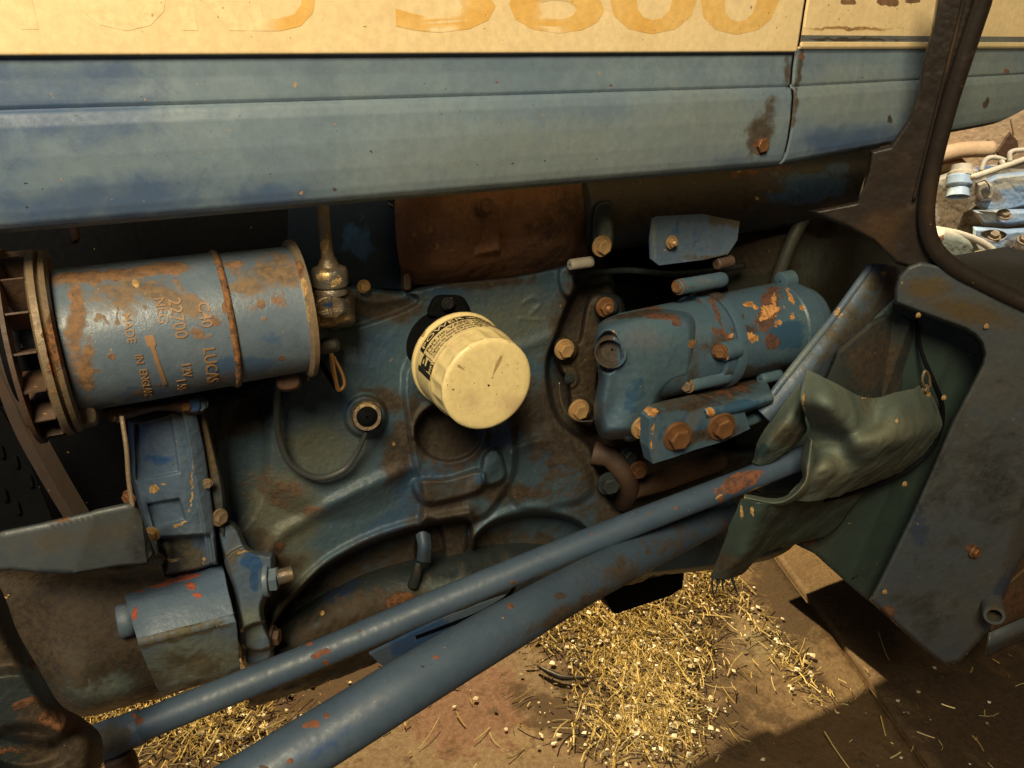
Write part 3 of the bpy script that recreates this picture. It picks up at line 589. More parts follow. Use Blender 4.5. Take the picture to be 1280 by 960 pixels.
# ---------------- tachometer drive and its cable
tc = lambda n, m, mt, **k: add(n, m, mt, T, **k)
tc('tachometer_cable', tube_px([(401, 225, -.06), (404, 270, -.06), (408, 310, -.062), (411, 328, -.062)], [8, 8, 7.5, 9], 20, 50), 'flange', label='brown cable running down into the drive housing', wear=[('chip', 406, 305, 6, 14, 0, .7)])
tn = tc('cable_nut', lathe(at(410, 322, -.062), at(414, 366, -.062), [(0, .006), (.1, .0065), (.22, .008), (.3, .0125), (.38, .0135), (.75, .0135), (.82, .0115), (.9, .0125), (1, .0125), (1, .001)], 20), 'brassy', wear=[('chip', 405, 345, 10, 8, 0, .6), ('chip', 420, 352, 8, 8, 0, .5)]); autos(tn, 25)
th_ = hf('tachometer_drive', (376, 354, 450, 424), -.066, [(388, 372), (402, 362), (430, 360), (442, 370), (444, 396), (440, 406), (410, 412), (386, 414), (382, 396)], back=.05, soft=9, step=1.1, noise=.0008, mat='brassy', parent=T,
   feats=[((412, 384, 22, 16), -.010, 12), ([(386, 396), (438, 386), (442, 402), (388, 412)], -.006, 4)], ridges=[([(412, 362), (413, 385), (420, 410)], -.003, 2)], wear=[('chip', 412, 402, 34, 6, -8, .62), ('chip', 390, 385, 4, 14, 0, .6), ('fresh', 410, 380, 10, 6, 0, .5)], label='worn metal tachometer drive housing right of the dynamo')
bolt(392, 399, -.078, 6, th_, 'gold')
pl = hf('wire_plug', (388, 418, 428, 448), -.055, [(396, 426), (420, 422), (424, 438), (400, 442)], back=.025, soft=7, step=1.1, mat='plastic', parent=T)
pl2 = tc('black_wire', tube_px([(388, 440, -.05), (400, 452, -.05), (410, 468, -.05), (420, 484, -.052)], 3.4, 12, 30), 'black')
tc('orange_wire', tube_px([(413, 442, -.055), (415, 460, -.056), (419, 476, -.057), (423, 488, -.058), (430, 482, -.057), (428, 468, -.056), (417, 446, -.055)], 2.0, 10, 60), 'orange', label='bare orange wire loop with frayed end')
tc('orange_wire', tube_px([(415, 442, -.056), (418, 462, -.060), (421, 478, -.061), (424, 489, -.060)], 1.8, 10, 30), 'orange')
# wire loop to the socket
tc('sensor_wire', tube_px([(348, 472, -.06), (346, 500, -.045), (348, 540, -.03), (362, 578, -.025), (395, 597, -.025), (428, 588, -.025), (446, 566, -.028), (458, 540, -.036)], [4, 4.6, 4.2, 4.2, 4.2, 4, 3.4, 2.4], 14, 120), 'wire', label='grey wire looping down from dynamo to the round socket')
sk = tc('socket', lathe(at(452, 512, -.002), at(459, 521, -.042), [(0, .015), (.5, .015), (.55, .0115), (.6, .0125), (.92, .0125), (1, .0118), (1, .009), (.75, .0085), (.75, .001)], 40), 'brassy', label='round metal socket ending the looped wire', wear=[('chip', 458, 512, 14, 10, 0, .6)]); autos(sk, 30)
add('socket_dark_disc', lathe(at(458.4, 520.2, -.0395), at(459.2, 521.2, -.0425), [(0, .0088), (1, .0086), (1, .001)], 30), 'black', sk)  # black disc set in the ring to paint the shaded bore
tc('socket_collar', lathe(at(450, 510, -.0), at(454, 515, -.018), [(0, .019), (.8, .0175), (1, .014), (1, .001)], 40), 'block')
bolt(462, 533, -.042, 3.2, T, 'gold')

# ---------------- oil filter
Eend = at(611, 482, -.106); rf = .0430; Bs = Eend+np.array([0, .064, 0])
fo = empty('oil_filter', tuple(Bs), '', ''); del fo['category']; fo['label'] = 'cream spin-on oil filter with black printed band'; fo.parent = T; fo.matrix_parent_inverse = Matrix.Translation(-T.location); fo.location = Vector(Bs)
Lf = .064
def fp(s): return Bs+(Eend-Bs)*s
me = lathe(Bs, Eend, [(0, rf-.002), (.01, rf), (.05, rf+.0006), (.08, rf), (.10, rf-.0012), (.58, rf-.0012), (.66, rf-.0020), (.93, rf-.0030), (.965, rf-.0036), (.985, rf-.0052), (.992, rf-.007), (.994, rf-.010), (.994, rf-.025), (.994, .001)], 180, 2)
V = np.array([v.co[:] for v in me.vertices]); q = V-Bs[None]; s = -q[:, 1]/Lf; an = np.arctan2(q[:, 2], q[:, 0])
rad_ = np.hypot(q[:, 0], q[:, 2]); fac = 1-.034*smooth(.62, .72, s)*(1-smooth(.90, .97, s))*(.5+.5*np.cos(an*18))**.5*(rad_ > rf*.8)
V[:, 0] = Bs[0]+q[:, 0]*fac; V[:, 2] = Bs[2]+q[:, 2]*fac; V[:, 1] += .0008*fbm(q[:, 0]*60, q[:, 2]*60, 2, 4)*(s > .99)
V[:, 1] += -.0016*np.exp(-((s-.99)/.02)**2)*0
set_co(me, V)
add('can', me, 'filter', fo, wear=[('fade', 560, 420, 60, 30, -40, .5), ('fade', 640, 505, 20, 16, 0, .7), ('fade', 590, 500, 14, 20, 30, .6), ('grime_shade', 545, 470, 10, 30, -35, .35), ('grime_shade', 575, 400, 40, 10, 30, .3), ('grime_shade', 640, 450, 3, 2, 0, 1.4), ('grime_shade', 651, 456, 2, 2, 0, 1.5), ('grime_shade', 573, 458, 2.5, 2, 0, 1.4), ('grime_shade', 600, 480, 2, 2, 0, 1.3), ('grime_shade', 640, 490, 2, 2, 0, 1.3), ('grime_shade', 623, 456, 2, 2, 0, 1.4), ('grime_shade', 585, 519, 2, 2, 0, 1.3), ('grime_shade', 632, 470, 2, 1.6, 0, 1.3), ('grime_shade', 612, 447, 2, 2, 0, 1.3), ('grime_shade', 528, 415, 5, 5, 0, 1.6), ('grime_shade', 570, 375, 30, 6, 0, .6)])
add('filter_mount', lathe(Bs+np.array([0, .050, .0]), Bs+np.array([0, -.002, 0]), [(0, .032), (.5, .034), (.8, .0370), (.95, .0385), (1, .030), (1, .001)], 80), 'black', fo)
hf('filter_mount_lug', (534, 362, 590, 400), -.022, [(541, 372), (560, 368), (580, 372), (586, 396), (536, 398)], back=.03, soft=5, step=1.3, mat='black', parent=fo); bolt(560, 380, -.028, 6, fo, 'black')
# printed band: angle 0 = up, positive to the right seen from the front
uf = np.array([0, 0, 1.0]); vf = np.array([1.0, 0, 0]); axf = np.array([0, -1.0, 0])
def band(s0, s1, a0, a1, mat, dr=.0001, n=60):
    s0 *= .95; s1 *= .95
    V = []
    for k in range(n+1):
        a_ = R(a0+(a1-a0)*k/n); dvec = math.cos(a_)*uf+math.sin(a_)*vf
        V += [Bs+axf*s0+dvec*(rf-.0012+dr), Bs+axf*s1+dvec*(rf-.0012+dr)]
    add('printed_band', mesh(V, [(2*k, 2*k+1, 2*k+3, 2*k+2) for k in range(n)]), mat, fo)
def ftext(body, s0, a0, size, mat='ink', dr=.0, bold=.02, sx=1.0):
    s0 *= .95; size *= .92
    wrap(body, s0, R(a0), size, mat, fo, Bs, axf, rf-.0012+dr, uf, vf, (0, 1), (-1, 0), depth=.00008, name='lettering', bold=bold, sx=sx)
band(.0100, .0190, -64, 28, 'ink'); band(.0115, .0445, -64.5, -63.6, 'ink'); band(.0150, .0190, 30, 62, 'ink')
ftext('POWER', .0172, -61, .0080, 'filter', .00016, bold=.0, sx=1.75); ftext('LINE PARTS', .0165, 4, .0040, 'filter', .00014, sx=1.2)
ftext('Part no. VAPC 10000', .0262, -60, .0072, bold=.015, sx=1.15)
ftext('Full flow oil filter spin on replacement', .0310, -60, .0048, bold=.008); ftext('Tighten by hand 3/4 turn after contact', .0358, -60, .0048, bold=.008)
ftext('Check for leaks   Do not over tighten', .0402, -60, .0040, bold=.006)
band(.0150, .0430, -86, -79, 'ink', n=8); ftext('P', .0330, -80, .018, 'ink', .0002, bold=.02, sx=1.4); band(.0310, .0440, -78, -66, 'ink', n=10); ftext('PARTS', .0430, -78, .0055, 'filter', .0003, sx=.8)
band(.0120, .0123, -100, -66, 'ink', n=20); band(.0445, .0448, -100, -40, 'ink', n=30); band(.0470, .0472, -40, 40, 'ghost', n=30)

# ---------------- water pump and timing housing, left of the block
tf = [([(168, 530), (214, 522), (224, 590), (170, 601)], .009, 4), ([(184, 630), (224, 623), (232, 650), (192, 660)], .009, 4),
      ([(226, 506), (243, 503), (256, 560), (268, 640), (272, 704), (260, 706), (252, 650), (240, 580)], -.014, 4), ([(196, 672), (262, 668), (268, 712), (206, 722)], .02, 6)]
hs = hf('timing_housing', (150, 496, 280, 730), -.055, [(160, 526), (200, 518), (238, 502), (248, 504), (260, 560), (270, 640), (275, 706), (250, 714), (204, 722), (192, 686), (176, 645), (162, 590)], back=.06, soft=5, step=1.15, noise=.0008, feats=tf, mat='bracket', parent=T, smoothpoly=False, yfun=lambda x, y: .020*np.clip((x-(222+(y-560)*.14))/46, -1.3, 1.3)**2,
        wear=[('chip', 193, 612, 8, 5, -30, .95), ('chip', 205, 606, 3, 2, 0, .9), ('chip', 222, 656, 18, 4, -20, .62), ('chip', 240, 605, 2.5, 50, 4, .62), ('chip', 214, 700, 14, 3, 0, .8), ('grime_shade', 190, 510, 50, 16, 0, 1.1), ('grime_shade', 220, 700, 40, 26, 0, .9), ('chip', 255, 700, 4, 28, 0, .6), ('fresh', 200, 575, 26, 12, 0, .6), ('rust', 190, 504, 30, 8, 0, .5), ('fresh', 245, 590, 6, 20, 0, .5), ('grime_shade', 184, 640, 20, 10, 0, .4)],
        label='blue ribbed timing housing below the dynamo')
hf('gasket_flange', (236, 502, 300, 690), -.052, [(246, 506), (256, 508), (268, 556), (280, 610), (284, 668), (276, 672), (266, 640), (256, 575)], back=.05, soft=4, step=1.2, mat='cab', parent=hs, wear=[('fade', 262, 560, 20, 60, 0, .8), ('grime_shade', 276, 650, 12, 26, 0, .6)])
bolt(161, 622, -.06, 7, hs, 'rustbolt', d=(-1, -.8, 0)); bolt(259, 605, -.062, 5, hs, 'flange'); bolt(275, 647, -.055, 8, hs, 'flange', d=(.6, -1, .1)); bolt(144, 518, -.07, 8, hs, 'flange', d=(-1, -.6, 0)); bolt(190, 668, -.06, 7, hs, 'gold', d=(-.6, -1, 0)); bolt(197, 700, -.05, 6, hs, 'flange')
bolt(232, 507, -.074, 6, hs, 'rustbolt'); bolt(250, 506, -.07, 7, hs, 'bluebolt')
# adjusting bracket arm
ar = plate('bracket_arm', [(-40, 672), (0, 667), (60, 655), (120, 641), (164, 632), (176, 640), (186, 672), (192, 694), (184, 706), (150, 708), (120, 713), (92, 718), (50, 716), (20, 712), (-40, 716)], -.105, .004, 'cab', T, [('rust', 80, 652, 34, 2.5, -10, .7), ('fade', 100, 670, 90, 20, -10, .5), ('grime_shade', 180, 690, 16, 20, 0, .6), ('rust', 36, 662, 3, 2, 0, .9)], 'flat grey blue bracket arm reaching out to the left edge', yfun=lambda x, y: .012*math.sin((y-640)/30)+(.02 if x < 0 else 0))
add('stay_strip', tube_px([(152, 520, -.09), (158, 560, -.098), (161, 600, -.102), (166, 634, -.106)], 3.0, 10, 40), 'flange', ar)
# ---------------- engine mount box, its bolt and vertical lug
mb = sheet('mount_box', [[(154, 738, .0), (200, 728, .0), (272, 708, .0)], [(158, 752, -.035), (200, 740, -.035), (280, 714, -.035)], [(164, 770, -.056), (205, 756, -.058), (284, 736, -.056)], [(172, 798, -.075), (215, 788, -.078), (292, 768, -.075)],
      [(176, 806, -.076), (218, 795, -.079), (294, 774, -.076)], [(187, 835, -.066), (230, 822, -.068), (297, 803, -.066)], [(200, 862, -.055), (240, 850, -.057), (299, 832, -.055)], [(202, 866, -.02), (242, 853, -.02), (300, 836, -.02)]], 90, 90, 'bracket', T, .004, .0015, 30,
      [('rust', 206, 735, 26, 3, -12, .95), ('rust', 236, 726, 16, 4, -10, .9), ('rust', 241, 738, 7, 5, 0, .9), ('rust', 171, 771, 4, 6, 0, 1), ('rust', 176, 745, 6, 2, -10, .9), ('rust', 245, 748, 5, 3, 0, .8), ('fade', 235, 826, 60, 34, -14, 1.2), ('grime_shade', 235, 830, 60, 30, -14, .55), ('grime_shade', 230, 790, 60, 4, -14, .8)], 'blue box shaped engine mount with red primer scrapes')
add('pivot_pin', lathe(at(147, 778, -.045), at(166, 773, -.045), [(0, .001), (0, .012), (.1, .0135), (1, .0135), (1, .001)], 40), 'bluebolt', mb)
lg = hf('mount_lug', (262, 640, 356, 840), -.050, [(270, 664), (286, 650), (300, 660), (312, 684), (332, 690), (344, 694), (342, 728), (330, 760), (336, 786), (342, 800), (340, 826), (306, 834), (300, 790), (292, 740), (278, 700)], back=.06, soft=7, step=1.2, noise=.0006, mat='bracket', parent=T,
   feats=[([(280, 700), (340, 690), (345, 800), (296, 800)], -.016, 5), ([(300, 790), (345, 780), (345, 840), (300, 840)], .018, 5)],
   wear=[('fresh', 314, 704, 14, 10, 20, 1.1), ('fresh', 318, 722, 6, 14, 0, 1.1), ('fade', 310, 780, 24, 26, 0, .8), ('grime_shade', 290, 690, 14, 40, 15, .5), ('chip', 306, 690, 18, 1.5, -5, .7), ('grime_shade', 300, 812, 30, 10, 0, .6)], label='light blue vertical mounting lug with darker paint drips')
bolt(336, 724, -.066, 15, lg, 'bluebolt', 'nut', d=(1, -.35, 0), name='nut', roll=.2)
add('stud', lathe(at(346, 722, -.070), at(366, 716, -.070), [(0, .0068)]+[(k/14, .0068 if k % 2 else .0058) for k in range(1, 14)]+[(1, .006), (1, .001)], 24), 'brassy', lg)
bolt(342, 796, -.03, 10, lg, 'rusty', d=(1, -.5, 0), name='nut')
# rounded dark cover and the rusty casting in the lower left corner
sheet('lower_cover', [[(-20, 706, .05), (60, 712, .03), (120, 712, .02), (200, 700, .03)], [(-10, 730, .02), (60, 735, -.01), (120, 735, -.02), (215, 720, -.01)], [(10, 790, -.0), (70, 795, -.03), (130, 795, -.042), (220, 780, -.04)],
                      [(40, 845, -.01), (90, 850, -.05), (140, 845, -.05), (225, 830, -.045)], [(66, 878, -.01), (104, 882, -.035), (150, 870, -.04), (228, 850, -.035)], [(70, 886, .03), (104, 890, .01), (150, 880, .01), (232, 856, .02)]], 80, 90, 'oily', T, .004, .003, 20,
      [('fade', 130, 850, 50, 26, 0, .7), ('grime_shade', 90, 770, 90, 60, 0, .9), ('grime_shade', 180, 780, 40, 70, 0, .6), ('chip', 15, 745, 4, 2.5, 0, 1.2)], 'dark rounded lower cover')
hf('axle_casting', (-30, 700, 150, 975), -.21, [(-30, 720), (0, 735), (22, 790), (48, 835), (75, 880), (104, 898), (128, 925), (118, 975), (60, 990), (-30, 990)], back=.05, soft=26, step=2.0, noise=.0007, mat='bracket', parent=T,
   feats=[([(-30, 850), (40, 840), (90, 890), (60, 930), (-30, 900)], -.02, 24), ((30, 935, 50, 26), .015, 20)], wear=[('rust', 80, 900, 46, 22, 20, .75), ('rust', 30, 880, 36, 10, -20, .6), ('grime_shade', 90, 930, 50, 50, 0, .9), ('grime_shade', 10, 790, 30, 50, 0, .6), ('rust', 10, 940, 24, 12, 0, .6), ('fresh', 20, 820, 30, 40, 0, .4), ('rust', 40, 830, 8, 8, 0, .7), ('grime_shade', 40, 760, 30, 30, 0, .9)], label='rust stained blue axle casting in the lower left corner')
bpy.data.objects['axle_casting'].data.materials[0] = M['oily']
# belt and pulley guard at the far left
bt = curve_tube([at(-60, 250, -.02), at(-30, 330, -.02), at(2, 440, -.025), at(28, 520, -.03), at(64, 590, -.035), at(118, 680, -.03)], [.0085]*6, 4, 60)
tc('drive_belt', bt, 'rubber', smooth_=False, label='brown rubber drive belt passing behind the fan')
tc('pulley_rim', tube_px([(-20, 300, -.03), (-8, 380, -.035), (10, 460, -.04), (42, 530, -.04)], [8, 10, 10, 8], 16, 40), 'rubber')
pg = plate('radiator_guard', [(-40, 500), (0, 510), (30, 560), (62, 640), (70, 662), (-40, 668)], .02, .003, 'black', T, None, 'dark slotted sheet behind the belt')
for (x, y) in ((2, 566), (20, 578), (38, 602), (6, 620), (22, 636)):
    hf('slot', (x-8, y-12, x+8, y+12), .016, [(x-5, y-8), (x+2, y-8), (x+5, y+7), (x-2, y+8)], back=.006, soft=2.5, step=1.2, mat='black', parent=pg)
hf('hanger', (60, 276, 112, 312), -.02, [(84, 282), (96, 280), (100, 300), (88, 304)], back=.02, soft=4, step=1.3, mat='rusty', parent=T)

# ---------------- the two long tubes
thin = tube_px([(140, 922, -.108), (200, 898, -.112), (400, 817, -.125), (560, 749, -.134), (755, 669, -.144), (930, 601, -.150), (1010, 569, -.150)], [19.5, 19, 18.2, 17.8, 16.3, 15.2, 14.5], 64, 420, bump=.0)
tw = [('rust', 400, 818, 16, 5, -20, .7), ('rust', 408, 828, 6, 4, 0, .8), ('rust', 386, 806, 8, 3, -20, .7), ('rust', 450, 790, 3, 2.5, 0, .8), ('rust', 925, 602, 34, 10, -24, 1.0), ('rust', 900, 622, 8, 6, 0, .7), ('chip', 896, 622, 12, 1.6, -24, .7), ('rust', 810, 642, 3, 2.5, 0, .8), ('rust', 640, 728, 4, 3, 0, .8), ('rust', 740, 668, 3, 3, 0, .7), ('grime_shade', 150, 930, 30, 30, 0, .7), ('rust', 844, 635, 3, 3, 0, .8), ('rust', 410, 842, 10, 3, -20, .6), ('chip', 945, 612, 20, 1.8, -22, .8), ('rust', 172, 900, 8, 6, 0, .8)]
tt1 = tc('thin_tube', thin, 'tube', wear=tw, label='long slim blue tube, upper of the two, rust patch near its right end')
add('tube_collar', lathe(at(112, 933, -.106), at(178, 907, -.110), [(0, .001), (0, .0130), (.06, .0142), (.5, .0142), (.54, .0134), (.94, .0134), (1, .0120)], 60), 'bracket', tt1, wear=[('grime_shade', 140, 925, 36, 20, 0, .5), ('rust', 172, 896, 8, 6, 0, .7)])
add('ball_joint', tube_px([(146, 942, -.11), (152, 955, -.11), (158, 985, -.11)], [16, 19, 18], 30, 20), 'rusty', tt1)
thick = tube_px([(200, 1046, -.265), (300, 986, -.26), (420, 912, -.254), (520, 850, -.246), (640, 779, -.222), (755, 715, -.172), (905, 640, -.085)], [41, 39, 37, 35, 31, 26, 20], 72, 420)
tt2 = tc('thick_tube', thick, 'tube', wear=[('rust', 388, 906, 10, 5, -20, .85), ('rust', 408, 894, 5, 4, 0, .8), ('rust', 362, 952, 6, 4, -20, .85), ('rust', 640, 758, 6, 4, 30, .75), ('rust', 545, 822, 4, 3, 0, .7), ('grime_shade', 700, 745, 6, 4, 0, 1), ('grime_shade', 800, 700, 120, 26, -28, .42), ('fresh', 400, 925, 110, 30, -28, .5), ('rust', 905, 655, 12, 3, 60, .6), ('grime_shade', 720, 760, 100, 12, -28, .6), ('grime_shade', 810, 690, 3, 3, 0, 1.1), ('grime_shade', 330, 960, 5, 3, 0, 1.2)], label='long stout blue tube, lower of the two')
rod = tc('brake_cable', tube_px([(520, 797, -.10), (560, 782, -.10), (600, 766, -.10), (635, 745, -.09), (645, 728, -.06)], 2.4, 12, 60), 'black')
plate('undertray', [(462, 818), (560, 770), (640, 740), (700, 712), (690, 760), (600, 800), (520, 860), (482, 836)], .02, .004, 'bracket', T, [('fresh', 540, 800, 60, 30, 0, .8)], 'blue tray edge showing between the two tubes')
hang = plate('sump_bracket', [(752, 742), (760, 700), (800, 680), (852, 660), (858, 690), (853, 735), (838, 745), (768, 768)], .10, .35, 'black', T, None, 'black bracket hanging under the stout tube')

# ---------------- starter motor
sm = empty('starter_motor', at(880, 470, -.06), '', ''); del sm['category']; sm['label'] = 'blue starter motor with orange flaked paint, right of the oil filter'; sm.parent = T; sm.matrix_parent_inverse = Matrix.Translation(-T.location)
SA = np.array(at(770, 452, -.06)); SB = np.array(at(1013, 398, -.06)); SB = SA+np.array([SB[0]-SA[0], 0, SB[2]-SA[2]]); rs = .0455
SL = np.linalg.norm(SB-SA)
def sp_(s): return SA+(SB-SA)*s
stw = [('chip', 864, 428, 5, 5, 0, .95), ('chip', 938, 381, 9, 4, 10, .95), ('chip', 940, 421, 9, 6, 20, .95), ('chip', 960, 390, 10, 16, 65, .8), ('rust', 962, 385, 14, 34, 15, .85), ('rust', 968, 425, 12, 14, 0, .8), ('chip', 972, 405, 8, 7, 0, .6), ('chip', 988, 372, 4, 14, -20, .8), ('chip', 1003, 385, 5, 6, 20, .7), ('chip', 992, 396, 6, 5, 0, .7), ('chip', 967, 372, 6, 8, 0, .7),
       ('rust', 820, 390, 30, 8, 10, .8), ('rust', 835, 402, 14, 6, 0, .65), ('grime_shade', 880, 360, 50, 10, -5, .9), ('rust', 893, 385, 4, 28, -25, .75), ('rust', 905, 420, 18, 8, 40, .65), ('grime_shade', 905, 432, 26, 14, 0, .8), ('grime_shade', 930, 412, 20, 8, 0, .8), ('grime_shade', 870, 450, 14, 34, 20, .6), ('chip', 913, 420, 4, 3, 0, .8), ('chip', 907, 437, 4, 8, 0, .75), ('fresh', 985, 420, 30, 20, 0, .8), ('fade', 830, 420, 50, 20, -10, .7), ('rust', 880, 378, 18, 6, 0, .6), ('grime_shade', 940, 468, 50, 10, -10, .9), ('fresh', 800, 470, 60, 40, 0, .35), ('grime_shade', 930, 395, 2, 3, 0, 1)]
body = add('motor_body', lathe(SA, SB, [(0, .001), (0, .034), (.02, .040), (.06, rs-.001), (.36, rs), (.375, rs-.0005), (.38, rs+.003), (.42, rs+.003), (.425, rs), (.80, rs-.0005), (.81, rs-.004), (.812, rs-.004), (.82, rs-.002), (.90, rs-.003), (.91, rs-.008), (.965, rs-.010), (.99, rs-.014), (1.0, rs-.02), (1.0, .001)], 180, 2), 'starter', sm, wear=stw); autos(body, 45)
nose = hf('nose_housing', (730, 368, 890, 556), -.1070, [(752, 402), (790, 388), (830, 384), (868, 392), (876, 430), (870, 474), (846, 486), (832, 500), (824, 520), (800, 546), (776, 549), (750, 545), (742, 510), (748, 470), (742, 430)], back=.05, soft=16, step=1.15, noise=.0005, mat='starter', parent=sm, yfun=lambda x, y: np.where(y < 452-.2*(x-770), .046*(1-np.sqrt(1-np.clip((452-.2*(x-770)-y)/63, 0, .985)**2)), .010*np.clip((y-452+.2*(x-770))/90, 0, 1.2)**2),
   feats=[([(740, 440), (780, 450), (784, 500), (755, 545), (740, 540)], .014, 50), ((760, 440, 15, 25), .016, 6)], ridges=[([(752, 462), (748, 440), (752, 420), (764, 416)], -.002, 2.5)],
   wear=[('chip', 768, 420, 2.5, 9, -20, .8), ('chip', 771, 447, 3, 5, 0, .7), ('rust', 830, 396, 34, 6, 5, .7), ('rust', 844, 403, 14, 6, 0, .5), ('chip', 864, 430, 5, 5, 0, .95), ('fade', 800, 425, 34, 20, 0, .7), ('grime_shade', 760, 440, 14, 24, 0, .9), ('grime_shade', 800, 390, 50, 6, -8, .8), ('grime_shade', 752, 520, 8, 34, 10, .5), ('fresh', 790, 500, 20, 40, 20, .55), ('grime_shade', 870, 460, 10, 34, 10, .7), ('chip', 800, 484, 1.6, 1.6, 0, .9)])
autos(add('port_ring', lathe(np.array(at(763, 441, -.094))+np.array([.012, .012, 0]), np.array(at(763, 441, -.094))+np.array([-.001, -.001, 0]), [(0, .0150), (.9, .0150), (1, .0142), (1, .0125), (.8, .0120), (.8, .0114), (.7, .0114), (.7, .011), (.5, .0108), (.5, .001)], 50), 'starter', sm, wear=[('grime_shade', 758, 441, 16, 26, 0, 1.2), ('chip', 768, 420, 3, 8, 0, .6)]), 30)
autos(add('joint_flange', lathe(sp_(.425), sp_(.475), [(0, rs-.002), (0, rs+.0045), (.3, rs+.0055), (.9, rs+.005), (1, rs+.003), (1, rs-.002)], 140), 'starter', sm, wear=[('rust', 893, 385, 8, 30, -25, .75), ('grime_shade', 880, 360, 40, 16, 0, 1), ('grime_shade', 900, 450, 20, 30, 0, .9), ('chip', 907, 437, 4, 8, 0, .7)]), 40)
# ears and through bolts
def rodp(nm, a, b, r_, mat, parent, w=None): return autos(add(nm, lathe(at(*a), at(*b), [(0, .001), (0, r_*.85), (.06, r_), (.94, r_), (1, r_*.85), (1, .001)], 30), mat, parent, wear=w), 35)
rodp('through_bolt', (846, 359, -.065), (905, 349, -.065), .0075, 'starter', sm, [('fade', 880, 352, 20, 6, 0, .6), ('rust', 860, 358, 10, 4, 0, .5)])
bolt(848, 359, -.066, 7, sm, 'rustbolt', d=(-1, -.4, .1)); rodp('through_bolt', (862, 481, -.10), (910, 470, -.10), .0070, 'starter', sm, [('rust', 876, 478, 4, 5, 0, .6)]); bolt(859, 482, -.10, 7, sm, 'flange', d=(-1, -.5, 0))
rodp('ear', (902, 440, -.105), (922, 434, -.105), .0095, 'starter', sm, [('rust', 905, 440, 10, 10, 0, .6), ('chip', 908, 446, 4, 5, 0, .7)]); bolt(900, 440, -.112, 7, sm, 'rustbolt', d=(-.8, -.8, 0))
rodp('ear', (975, 352, -.05), (990, 349, -.05), .010, 'starter', sm)
rodp('ear', (950, 474, -.09), (975, 468, -.09), .006, 'starter', sm)
# scalloped mounting flange with its bolts
fg = hf('mounting_flange', (676, 340, 790, 560), -.010, [(694, 426), (706, 420), (722, 426), (732, 380), (748, 366), (776, 372), (780, 400), (760, 420), (750, 470), (748, 520), (740, 534), (724, 528), (712, 512), (708, 480), (698, 462), (692, 442)], back=.05, soft=6, step=1.3, mat='oily', parent=sm, feats=[((706, 437, 16, 16), -.010, 5), ((724, 512, 16, 16), -.010, 5), ((758, 384, 15, 13), -.010, 5), ((712, 472, 12, 14), -.004, 6)], wear=[('grime_shade', 720, 470, 40, 80, 0, .8), ('fade', 716, 475, 14, 14, 0, .8), ('rust', 740, 370, 30, 18, 0, .35)], label='dark scalloped flange carrying the starter bolts')
bolt(706, 437, -.024, 9.5, fg, 'gold'); bolt(724, 513, -.024, 10, fg, 'gold'); bolt(757, 384, -.030, 9, fg, 'rustbolt', 'nut'); bolt(712, 473, -.014, 5, fg, 'oily')
tc('lock_wire', tube_px([(699, 478, -.03), (701, 500, -.03), (708, 516, -.03), (722, 526, -.03), (742, 526, -.03)], .9, 6, 40), 'brassy')
# bracket with two heavy bolts
hb = plate('support_bracket', [(812, 524), (822, 514), (842, 508), (880, 500), (930, 512), (938, 536), (905, 552), (870, 562), (842, 572), (816, 580), (811, 560)], -.125, .014, 'starter', T, [('fresh', 850, 530, 60, 40, 0, .6), ('grime_shade', 880, 545, 50, 10, -10, .7), ('chip', 817, 516, 7, 5, 0, .9), ('fade', 868, 520, 10, 26, 20, .9), ('grime_shade', 860, 508, 50, 8, -8, .8), ('fade', 820, 560, 4, 24, 0, .8), ('chip', 815, 548, 2.5, 26, 0, .7)], 'bright blue support bracket held by two heavy rusty bolts', bw=.002, smoothn=0)
bolt(847, 546, -.128, 14, hb, 'rustbolt', d=(-.15, -1, -.05)); bolt(902, 533, -.128, 13.5, hb, 'rustbolt', d=(-.15, -1, -.05)); bolt(803, 535, -.105, 10.5, nose, 'gold')
sheet('support_ledge', [[(850, 489, -.06), (900, 478, -.06), (952, 470, -.06)], [(862, 500, -.10), (910, 492, -.10), (960, 484, -.10)], [(880, 514, -.125), (925, 507, -.125), (964, 495, -.125)], [(882, 520, -.122), (926, 513, -.122), (965, 500, -.122)]], 40, 50, 'starter', T, .003, .001, 20, [('rust', 910, 490, 50, 14, -10, .55), ('grime_shade', 900, 490, 50, 16, -10, .8), ('chip', 888, 516, 6, 3, 0, .8), ('fresh', 925, 508, 40, 5, -12, .8)])
hf('starter_lug', (770, 520, 800, 552), -.08, [(776, 524), (792, 530), (798, 548), (780, 550)], back=.03, soft=5, step=1.3, mat='starter', parent=sm)
# tab plate and neighbours above the starter
tb = plate('tab_plate', [(816, 274), (822, 271), (880, 268), (925, 277), (922, 300), (910, 318), (880, 325), (824, 332), (814, 324), (813, 300)], -.045, .003, 'bracket', T, [('fresh', 870, 300, 50, 30, 0, .5), ('chip', 826, 327, 5, 3, 0, .7), ('grime_shade', 900, 275, 40, 8, 0, .7), ('grime_shade', 880, 322, 40, 4, 0, .6), ('fade', 818, 300, 3, 30, 0, .9)], 'small blue tab plate with one bright screw')
bolt(840, 303, -.049, 6, tb, 'gold', 'nut')
bk = hf('lifting_eye', (732, 224, 780, 322), -.035, [(742, 256), (766, 252), (768, 290), (766, 312), (746, 318), (738, 300)], back=.03, soft=5, step=1.3, mat='oily', parent=T, wear=[('rust', 756, 270, 14, 24, 0, .45), ('fade', 758, 290, 10, 20, 0, .8)]); bolt(753, 308, -.045, 9.5, bk, 'gold')
hf('manifold_stud_boss', (736, 186, 772, 250), .02, [(748, 200), (760, 198), (762, 244), (748, 246)], back=.02, soft=4, step=1.5, mat='rusty', parent=bk)
rodp('sender_unit', (712, 331, -.025), (740, 327, -.025), .0052, 'fargrey', T)
